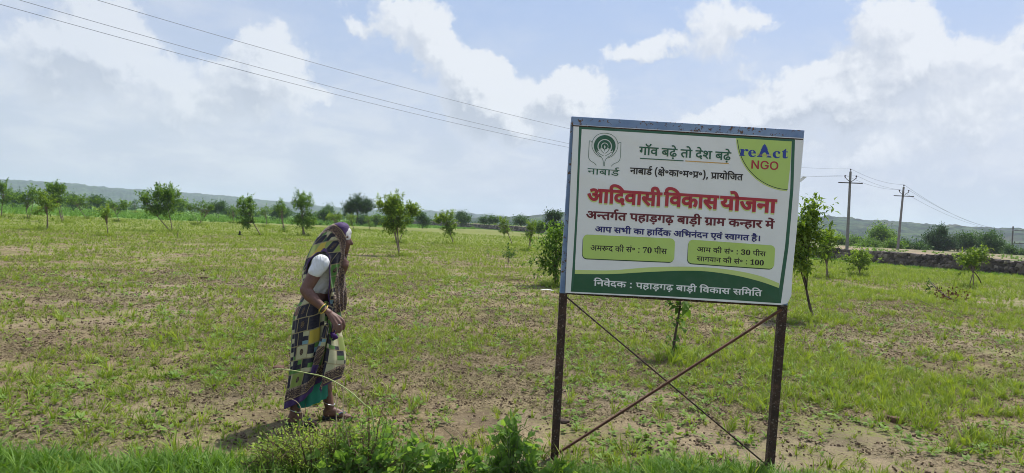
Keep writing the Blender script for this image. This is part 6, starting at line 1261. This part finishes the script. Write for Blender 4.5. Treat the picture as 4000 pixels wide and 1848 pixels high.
# ------------------------------------------------------------------ shrub and vine at the near edge
rng = np.random.default_rng(21)
m_sl = foliage('shrub_leaf_single', (.15, .24, .05), (.46, .54, .18), .55, inst=True); m_sl2 = foliage('shrub_leaf', (.15, .24, .05), (.46, .54, .18), .55)
m_vl = foliage('vine_leaf_single', (.11, .22, .05), (.29, .43, .12), .55, inst=True); m_vl2 = foliage('vine_leaf', (.11, .22, .05), (.29, .43, .12), .55)
m_stem = simple('green_stem', (.16, .20, .07), .7, .3, 30); m_redstem = simple('brown_stem', (.14, .09, .055), .8, .3, 30); m_straw = simple('dry_stalk', (.42, .34, .22), .8, .25, 30)
def shrub(name, label, cat, centre, spread, height, nst, per, leafsize, mat_i, mat_s, nind, shape=.62, fn=None, seed=0, smat=None, group=None):
    rng = np.random.default_rng(seed); root = empty(name, tuple(centre)); tag(root, label, cat, group); k = MB(); Ps = []; Ds = []
    for i in range(nst):
        a = rng.uniform(0, 2 * math.pi); rr = rng.uniform(.1, 1) ** .6; tip = np.array([math.cos(a) * spread[0] * rr, math.sin(a) * spread[1] * rr, height * (1 - .55 * rr ** 2) * rng.uniform(.7, 1.1)])
        if fn: tip[2] *= fn(tip[0])
        b0 = np.array([tip[0] * .25, tip[1] * .25, -.03]); mid = (b0 + tip) / 2 + np.array([0, 0, .25 * tip[2]]) + rng.normal(size=3) * .02
        pts = [b0 * (1 - u) ** 2 + 2 * mid * u * (1 - u) + tip * u * u for u in np.linspace(0, 1, 8)]
        k.tube(pts, [.0035 * (1.15 - u) for u in np.linspace(0, 1, 8)], 4)
        for j in range(per):
            u = rng.uniform(.18, 1) ** .8; q = u * 7; i0 = min(6, int(q)); p = pts[i0] * (1 - (q - i0)) + pts[i0 + 1] * (q - i0)
            off = rng.normal(size=3) * [.022, .022, .018] * (height / .4); Ps.append(p + off); D = off * 18 + (tip - b0) / np.linalg.norm(tip - b0) * .6 + rng.normal(size=3) * .35; D[2] += .15; Ds.append(D / np.linalg.norm(D))
        for j in range(3):
            p = pts[rng.integers(3, 8)]; e = p + rng.normal(size=3) * .05 + [0, 0, .02]; k.tube([p, (p + e) / 2, e], [.002, .0015, .001], 3, cap=False)
    k.build('stems', smat or m_redstem, root)
    Ps = np.array(Ps); Ds = np.array(Ds); sel = np.argsort(Ps[:, 1] - Ps[:, 2] * .8)[:nind]; msk = np.ones(len(Ps), bool); msk[sel] = False
    me3 = []
    for wv in (.58, .68, .5):
        if leafsize > .03:    # heart-shaped blade
            o_ = [(0, 0, 0), (-.10, .22, .03), (.05, .40, .07), (.30, .44, .08), (.62, .26, .04), (1.0, 0, -.12)]
            V = [(0, 0, 0)] + [(x, y * wv * 1.7, z) for x, y, z in o_[1:-1]] + [(1, 0, -.12)] + [(x, -y * wv * 1.7, z) for x, y, z in o_[1:-1][::-1]] + [(.3, 0, -.01), (.65, 0, -.04)]
            F = [(0, 10, 1), (1, 10, 2), (2, 10, 3), (3, 10, 11), (3, 11, 4), (4, 11, 5), (0, 9, 10), (9, 8, 10), (8, 7, 10), (7, 11, 10), (7, 6, 11), (6, 5, 11)]
            V = np.array(V); F = np.array(F)
        else: V, F = leaf_geo(np.zeros((1, 3)), np.array([[1., 0, 0]]), np.array([[0, 0, 1.]]), np.array([1.]), np.array([wv]), .2, .12)
        me = bpy.data.meshes.new('leaf'); me.from_pydata(V.tolist(), [], F.tolist()); me.materials.append(mat_i); me3.append(me)
    for q in sel: put_leaf(root, Ps[q], Ds[q], leafsize * rng.uniform(.6, 1.25), me3[rng.integers(3)], rng=rng)
    P = Ps[msk]; n = len(P)
    if n:
        up = rng.normal(size=(n, 3)) * .4 + [0, 0, 1]; L = leafsize * rng.uniform(.6, 1.25, n); V, F = leaf_geo(P, Ds[msk], up, L, L * .6, .2, .12); o = mesh_obj('foliage', V, F, mat_s, root); o['kind'] = 'stuff'
    return root
def gp(px, py): P, d = on_ground(px, py); return P
c1 = at(790, 1190, 4.02); c1[2] = 0; c2 = at(925, 1190, 4.0); c2[2] = 0
shrub('leafy_shrub', 'pale yellow-green small-leaved shrub at the bottom edge beneath the person', 'shrub', c1, (.40, .22), .36, 95, 26, .023, m_sl, m_sl2, 296, seed=1)
shrub('leafy_shrub', 'greener taller shrub right of the pale one, tangled with dry stalks', 'shrub', c2, (.28, .2), .46, 44, 19, .026, m_vl, m_vl2, 290, seed=2)
c3 = at(690, 1200, 3.92); c3[2] = 0
shrub('leafy_shrub', 'low pale sprig of shrub at the left end of the near thicket', 'shrub', c3, (.2, .12), .16, 26, 18, .02, m_sl, m_sl2, 120, seed=6)
for i, (px, py, dd, sp, hh, ns, lb) in enumerate(((1000, 1200, 3.98, (.30, .16), .26, 18, 'broad-leaved creeper just right of the near shrubs'), (1120, 1200, 4.02, (.25, .16), .24, 16, 'broad-leaved creeper in the middle between shrub and sign'),
      (1215, 1200, 4.05, (.22, .15), .20, 13, 'low creeper patch left of the tall creeper clump'), (1285, 1200, 4.1, (.17, .13), .40, 22, 'tallest clump of the broad-leaved creeper, before the left sign post'), (1375, 1205, 4.0, (.22, .13), .17, 16, 'creeper patch at the foot of the left sign post'), (900, 1205, 3.88, (.3, .1), .24, 16, 'large-leaved creeper climbing in front of the shrubs'))):
    c_ = at(px, py, dd); c_[2] = 0
    shrub('creeper', lb, 'creeper', c_, sp, hh, ns, 9, .052, m_vl, m_vl2, 200, seed=30 + i, smat=m_stem, group='broad-leaved creepers along the near edge')
# long arching tendril
def tend(pts, dd, rad, mat, name, label, cat):
    W = [at(x, y, q) for (x, y), q in zip(pts, dd)]; W = [tuple(w) for w in smoothp([tuple(w) for w in W], 5)]
    k = MB(); n = len(W); k.tube([Vector(w) - Vector(W[0]) for w in W], [rad * (1.1 - .7 * i / n) for i in range(n)], 6); o = k.build(name, mat, smooth=True); o.location = W[0]; tag(o, label, cat); return o
def smoothp(pts, n=5):
    out = []
    for i in range(len(pts) - 1):
        a, b_, c_, d_ = (pts[max(i - 1, 0)], pts[i], pts[i + 1], pts[min(i + 2, len(pts) - 1)])
        for k_ in range(n):
            u = k_ / n; out.append(tuple(.5 * (2 * q1 + (-q0 + q2) * u + (2 * q0 - 5 * q1 + 4 * q2 - q3) * u * u + (-q0 + 3 * q1 - 3 * q2 + q3) * u ** 3) for q0, q1, q2, q3 in zip(a, b_, c_, d_)))
    return out + [pts[-1]]
tend([(948, 1170), (937, 1045), (917, 1018), (872, 979), (820, 950), (774, 939), (722, 930), (690, 929), (671, 941), (667, 955), (674, 971)], [4.0] * 11, .0042, simple('pale_tendril', (.36, .42, .16), .6), 'tendril', 'long pale green tendril arching leftwards in front of the sari', 'tendril')
for i, (a, b_, lb) in enumerate((((857, 1190), (863, 962), 'tall straight dry stalk rising from the near shrub'), ((893, 1200), (861, 1050), 'dry stalk leaning left behind the straight one'), ((838, 1190), (846, 990), 'thin brown stalk left of the straight dry one'), ((985, 1195), (1000, 1130), 'dark broken stalk in the creeper, right of the shrubs'),
      ((1015, 1195), (1012, 1105), 'grey dry stalk standing in the creeper patch'), ((1150, 1170), (1128, 1105), 'dark thin stalk leaning left in the middle creeper'), ((740, 1190), (690, 1145), 'pale dry stem slanting left over the pale shrub'))):
    tend([b_, ((a[0] + b_[0]) / 2 + 3, (a[1] + b_[1]) / 2), a][::-1], [3.95] * 3, .0035, m_straw if i not in (3, 5) else m_redstem, 'dry_stalk', lb, 'stalk')
tend([(762, 1060), (750, 1010), (735, 985), (712, 978)][::-1] if False else [(765, 1100), (760, 1040), (748, 1012), (722, 1000)], [4.05] * 4, .0022, m_straw, 'dry_stalk', 'pale bent dry stem curling before the hem of the sari', 'stalk')
tend([(1190, 1190), (1170, 1120), (1150, 1085), (1085, 1038)], [4.1] * 4, .0018, m_straw, 'dry_stalk', 'thin bleached stalk lying slantwise right of the shrubs', 'stalk')

# ------------------------------------------------------------------ grass, weeds and litter, scattered as instances
def blades(rng, n, h, w, bend, spread):
    V = []; F = []
    for i in range(n):
        a = rng.uniform(0, 2 * math.pi); d = np.array([math.cos(a), math.sin(a), 0]); s_ = np.array([-d[1], d[0], 0]) * w * rng.uniform(.7, 1.2) / 2
        L = h * rng.uniform(.5, 1.1); bd = bend * rng.uniform(.3, 1.3); r0 = d * spread * rng.uniform(0, 1); b_ = len(V)
        for q, ww in ((0, .7), (.4, 1), (.75, .7)):
            c_ = r0 + d * bd * L * q * q + np.array([0, 0, L * (q - .35 * bd * q * q)]); V += [c_ - s_ * ww, c_ + s_ * ww]
        V.append(r0 + d * bd * L + np.array([0, 0, L * (1 - .35 * bd)])); F += [(b_, b_ + 1, b_ + 3, b_ + 2), (b_ + 2, b_ + 3, b_ + 5, b_ + 4), (b_ + 4, b_ + 5, b_ + 6)]
    return V, F
m_grass = foliage('grass_blade', (.12, .195, .028), (.35, .435, .085), .42, .5, (1.2, 1.2, .36), inst=True)
m_lawn = foliage('verge_grass', (.07, .17, .025), (.22, .35, .06), .42, .5, (1.2, 1.25, .4), inst=True)
m_lushg = foliage('tall_grass', (.08, .19, .025), (.20, .36, .05), .35, .6, (1.2, 1.2, .4), inst=True)
m_weed = foliage('weed_leaf', (.09, .18, .03), (.25, .36, .07), .35, inst=True)
m_litter = foliage('dead_leaf', (.03, .02, .015), (.40, .33, .19), .05, .9, (1, .8, .6), inst=True)
m_clod = simple('clods', (.15, .105, .07), .95, .5, 30, .5)
def proto(name, V, F, mat):
    me = bpy.data.meshes.new(name); me.from_pydata([tuple(v) for v in np.array(V).tolist()], [], [tuple(f) for f in F]); me.materials.append(mat); return bpy.data.objects.new(name, me)
rng = np.random.default_rng(9)
def weedp():
    n = 6; a = rng.uniform(0, 6.28, n); D = np.stack([np.cos(a), np.sin(a), rng.uniform(.1, .7, n)], 1); D /= np.linalg.norm(D, axis=1)[:, None]; P = D * rng.uniform(.004, .02, (n, 1)) + [0, 0, .012]
    V, F = leaf_geo(P, D, np.tile([0, 0, 1.], (n, 1)), rng.uniform(.028, .055, n), rng.uniform(.016, .03, n), .1, .1); return V, F
def litterp(n=18, R_=.12):
    P = np.stack([rng.uniform(-R_, R_, n), rng.uniform(-R_, R_, n), rng.uniform(.002, .015, n)], 1); a = rng.uniform(0, 6.28, n); D = np.stack([np.cos(a), np.sin(a), rng.uniform(-.3, .4, n)], 1); D /= np.linalg.norm(D, axis=1)[:, None]
    return leaf_geo(P, D, rng.normal(size=(n, 3)) * .5 + [0, 0, 1], rng.uniform(.012, .045, n), rng.uniform(.003, .011, n), .2, .15)
def clodp():
    V = []; F = []
    for i in range(5):
        r_ = rng.uniform(.003, .009); v = rock_verts(rng, r_ * 2, r_ * 1.7, r_ * 1.4, .4) + [rng.uniform(-.07, .07), rng.uniform(-.07, .07), r_ * .3]; b_ = len(V); V += v.tolist(); F += [tuple(i_ + b_ for i_ in f) for f in ROCK_F]
    return V, F
PR = dict(short=[proto('grass_tuft', *blades(rng, 9, .055, .0055, .9, .012), m_grass), proto('grass_tuft', *blades(rng, 12, .075, .006, .8, .018), m_grass), proto('grass_tuft', *blades(rng, 7, .045, .006, 1.2, .01), m_grass)],
          tall=[proto('grass_tuft', *blades(rng, 14, .15, .0075, .7, .03), m_grass), proto('grass_tuft', *blades(rng, 11, .12, .008, .9, .02), m_grass)],
          lawn=[proto('grass_tuft', *blades(rng, 13, .15, .0075, .95, .035), m_lawn), proto('grass_tuft', *blades(rng, 13, .12, .0085, 1.2, .03), m_lawn)],
          lush=[proto('grass_tuft', *blades(rng, 22, .6, .05, .5, .25), m_lushg), proto('grass_tuft', *blades(rng, 18, .5, .06, .8, .3), m_lushg)],
          weed=[proto('weed', *weedp(), m_weed), proto('weed', *weedp(), m_weed)],
          litter=[proto('litter_patch', *litterp(), m_litter), proto('litter_patch', *litterp(24, .15), m_litter), proto('litter_patch', *litterp(12, .08), m_litter)],
          clod=[proto('clod_patch', *clodp(), m_clod)])
def scatter(name, P, S, idx, protos, label, cat, tilt=.25):
    P = np.asarray(P, np.float32); n = len(P); me = bpy.data.meshes.new(name); me.vertices.add(n); me.vertices.foreach_set('co', P.ravel())
    rg = np.random.default_rng(n); R_ = np.stack([rg.normal(0, tilt, n), rg.normal(0, tilt, n), rg.uniform(0, 6.283, n)], 1).astype(np.float32)
    a = me.attributes.new('rot', 'FLOAT_VECTOR', 'POINT'); a.data.foreach_set('vector', R_.ravel()); a = me.attributes.new('sc', 'FLOAT', 'POINT'); a.data.foreach_set('value', np.asarray(S, np.float32)); a = me.attributes.new('pid', 'INT', 'POINT'); a.data.foreach_set('value', np.asarray(idx, np.int32))
    o = bpy.data.objects.new(name, me); col.objects.link(o); tag(o, label, cat, kind='stuff')
    g = bpy.data.node_groups.new(name + '_scatter', 'GeometryNodeTree'); g.interface.new_socket('Geometry', in_out='INPUT', socket_type='NodeSocketGeometry'); g.interface.new_socket('Geometry', in_out='OUTPUT', socket_type='NodeSocketGeometry')
    gi = g.nodes.new('NodeGroupInput'); go = g.nodes.new('NodeGroupOutput'); jn = g.nodes.new('GeometryNodeJoinGeometry')
    def attr(nm, ty): q = g.nodes.new('GeometryNodeInputNamedAttribute'); q.data_type = ty; q.inputs[0].default_value = nm; return q.outputs[0]
    for i, pr in enumerate(protos):
        oi = g.nodes.new('GeometryNodeObjectInfo'); oi.inputs[0].default_value = pr
        cmp_ = g.nodes.new('FunctionNodeCompare'); cmp_.data_type = 'INT'; cmp_.operation = 'EQUAL'; g.links.new(attr('pid', 'INT'), cmp_.inputs[2]); cmp_.inputs[3].default_value = i
        ip = g.nodes.new('GeometryNodeInstanceOnPoints'); g.links.new(gi.outputs[0], ip.inputs['Points']); g.links.new(cmp_.outputs[0], ip.inputs['Selection']); g.links.new(oi.outputs['Geometry'], ip.inputs['Instance'])
        g.links.new(attr('rot', 'FLOAT_VECTOR'), ip.inputs['Rotation']); g.links.new(attr('sc', 'FLOAT'), ip.inputs['Scale']); g.links.new(ip.outputs[0], jn.inputs[0])
    g.links.new(jn.outputs[0], go.inputs[0]); m_ = o.modifiers.new('scatter', 'NODES'); m_.node_group = g
    return o
def field_pts(rng, n, d0, d1, pw=1.0):
    """points over the visible wedge of the field, spread between two distances"""
    r = np.sqrt(rng.uniform(d0 ** 2, d1 ** 2, n)); a = rng.uniform(-.80, .80, n); return r * np.sin(a), r * np.cos(a)
def wallside(x, y):
    wx = np.interp(y, WALL[:, 1], WALL[:, 0]); return wx - x
def thatch(x, y):   # how green the ground is at a place
    return fnoise(x * .55, y * .55, 71, 4, .6) * .62 + fnoise(x * 2.6, y * 2.6, 72, 3, .6) * .38
rng = np.random.default_rng(123); X = []; Y = []; S = []; I_ = []
for (n, d0, d1, sc) in ((30000, 3.7, 10, .85), (60000, 10, 25, 1.05), (110000, 25, 62, 1.5), (50000, 62, 110, 2.4)):
    x, y = field_pts(rng, n, d0, d1); g = thatch(x, y); right = np.clip((x / np.maximum(y, 1) - .22) / .25, 0, 1); dd = np.hypot(x, y)
    bias = .05 * np.clip((dd - 8) / 30, 0, 1) + .045 * right * np.clip((dd - 5) / 4, 0, 1)
    p = np.clip((g + bias - .40) / .17, .18, 1) ** 1.2 * (.75 if d0 < 10 else .8)
    keep = (rng.uniform(size=n) < p) & (wallside(x, y) > .7) & (y < lush_edge(x) + 1)
    x, y, right = x[keep], y[keep], right[keep]; g = g[keep]; m_ = len(x); X.append(x); Y.append(y)
    tall = rng.uniform(size=m_) < (.07 + .40 * right * (g > .47)); S.append(sc * rng.uniform(.6, 1.35, m_)); I_.append(np.where(tall, rng.integers(3, 5, m_), rng.integers(0, 3, m_)))
for o in [q for q in bpy.data.objects if q.type == 'EMPTY' and q.get('group') == 'guava trees of the orchard'] + [sap]:   # weeds round the foot of each tree
    n = 26; a = rng.uniform(0, 6.28, n); r_ = rng.uniform(0, 1, n) ** .7 * (.40 + .006 * o.location.y); d_ = math.hypot(o.location.x, o.location.y)
    X.append(o.location.x + r_ * np.cos(a)); Y.append(o.location.y + r_ * np.sin(a)); S.append(rng.uniform(.9, 1.5, n) * (1 + d_ / 60)); I_.append(rng.integers(3, 5, n))
X, Y, S, I_ = map(np.concatenate, (X, Y, S, I_)); scatter('grass', np.stack([X, Y, ground_h(X, Y) - .003], 1), S, I_, PR['short'] + PR['tall'], 'sparse lime green grass sprouting in patches over the ploughed field', 'grass')
print('grass', len(X))
X = []; Y = []; S = []
for (n, d0, d1, sc) in ((7000, 3.8, 9, 1.0), (9000, 9, 20, 1.2)):
    x, y = field_pts(rng, n, d0, d1); g = fnoise(x * 1.1, y * 1.1, 91, 3, .6); keep = (rng.uniform(size=n) < np.clip((g - .45) / .12, .06, 1) * .7); X.append(x[keep]); Y.append(y[keep]); S.append(sc * rng.uniform(.6, 1.5, keep.sum()))
X, Y, S = map(np.concatenate, (X, Y, S)); scatter('weeds', np.stack([X, Y, ground_h(X, Y)], 1), S, rng.integers(0, 2, len(X)), PR['weed'], 'small broad-leaved seedlings among the grass', 'weeds', .2)
X = []; Y = []; S = []
for (n, d0, d1, sc) in ((26000, 3.8, 9, .9), (48000, 9, 22, 1.1), (34000, 22, 50, 1.7)):
    x, y = field_pts(rng, n, d0, d1); g = fnoise(x * .8, y * .8, 55, 4, .6); keep = rng.uniform(size=n) < np.clip((g - .40) / .14, .08, 1) * .8; X.append(x[keep]); Y.append(y[keep]); S.append(sc * rng.uniform(.6, 1.3, keep.sum()))
X, Y, S = map(np.concatenate, (X, Y, S)); scatter('leaf_litter', np.stack([X, Y, ground_h(X, Y) + .002], 1), S, rng.integers(0, 3, len(X)), PR['litter'], 'brown and straw-coloured dead leaves and stubble strewn on the soil', 'leaf litter', .1)
x, y = field_pts(rng, 14000, 3.8, 20); scatter('soil_clods', np.stack([x, y, ground_h(x, y)], 1), rng.uniform(.5, 1.3, len(x)), np.zeros(len(x)), PR['clod'], 'small dark clods of soil between the grass', 'soil', .3)
# lush verge at the very front
x = rng.uniform(-4.2, 2.6, 9000); y = rng.uniform(2.9, 4.75, 9000); e = np.interp(x, [-4.2, -2.6, -1.2, -.4, .3, 1.3, 1.9, 2.6], [4.0, 4.12, 4.16, 4.1, 4.2, 4.5, 4.3, 3.9]) + (fnoise(x * 3, y * 0 + 5, 61, 3) - .5) * .25
keep = (y < e) & ~((x > -1.1) & (x < .25) & (rng.uniform(size=9000) < .55)); x, y = x[keep], y[keep]
scatter('verge_grass', np.stack([x, y, ground_h(x, y) - .004], 1), rng.uniform(.5, 1.2, len(x)) * np.clip(1.1 - (y - e[keep] + .3) * .9, .45, 1), rng.integers(0, 2, len(x)), PR['lawn'], 'thick bright green grass along the near verge', 'grass')
# tall grass beyond the orchard and along the wall
x, y = field_pts(rng, 60000, 62, 330); keep = (y > lush_edge(x)) & (wallside(x, y) > 2) & (rng.uniform(size=60000) < np.clip(1.4 - (y - lush_edge(x)) / 140, .25, 1)); x, y = x[keep], y[keep]
s1 = np.where(y - lush_edge(x) < 4, 1.5, .8) * rng.uniform(.5, 1.2, len(x)); print('lush', len(x))
sw = rng.uniform(3, WLEN * .8, 9000); Cw, _ = wall_pt(sw); Tw, _ = wall_pt(sw + .5); Dw = Tw - Cw; Dw /= np.hypot(Dw[:, 0], Dw[:, 1])[:, None] + 1e-9; of = -.25 - 2.1 * rng.uniform(0, 1, 9000) ** 1.2
xw = Cw[:, 0] + Dw[:, 1] * of; yw = Cw[:, 1] - Dw[:, 0] * of; sw_ = rng.uniform(.18, .48, 9000)
# weeds on the raised ground behind the wall
xt = Cw[:, 0] + Dw[:, 1] * rng.uniform(.6, 14, 9000); yt = Cw[:, 1] - Dw[:, 0] * rng.uniform(.6, 14, 9000); kk = (fnoise(xt * .3, yt * .3, 33, 3) > .52); xt, yt = xt[kk][:1800], yt[kk][:1800]; zt = np.array([terrace_h(a, b_) for a, b_ in zip(xt, yt)])
P = np.concatenate([np.stack([x, y, ground_h(x, y) - .02], 1), np.stack([xw, yw, ground_h(xw, yw) - .02], 1), np.stack([xt, yt, zt - .02], 1)])
S = np.concatenate([s1, sw_, rng.uniform(.25, .6, len(xt))]); scatter('tall_grass', P, S, rng.integers(0, 2, len(S)), PR['lush'], 'tall bright green grass beyond the orchard and along the stone wall', 'grass')
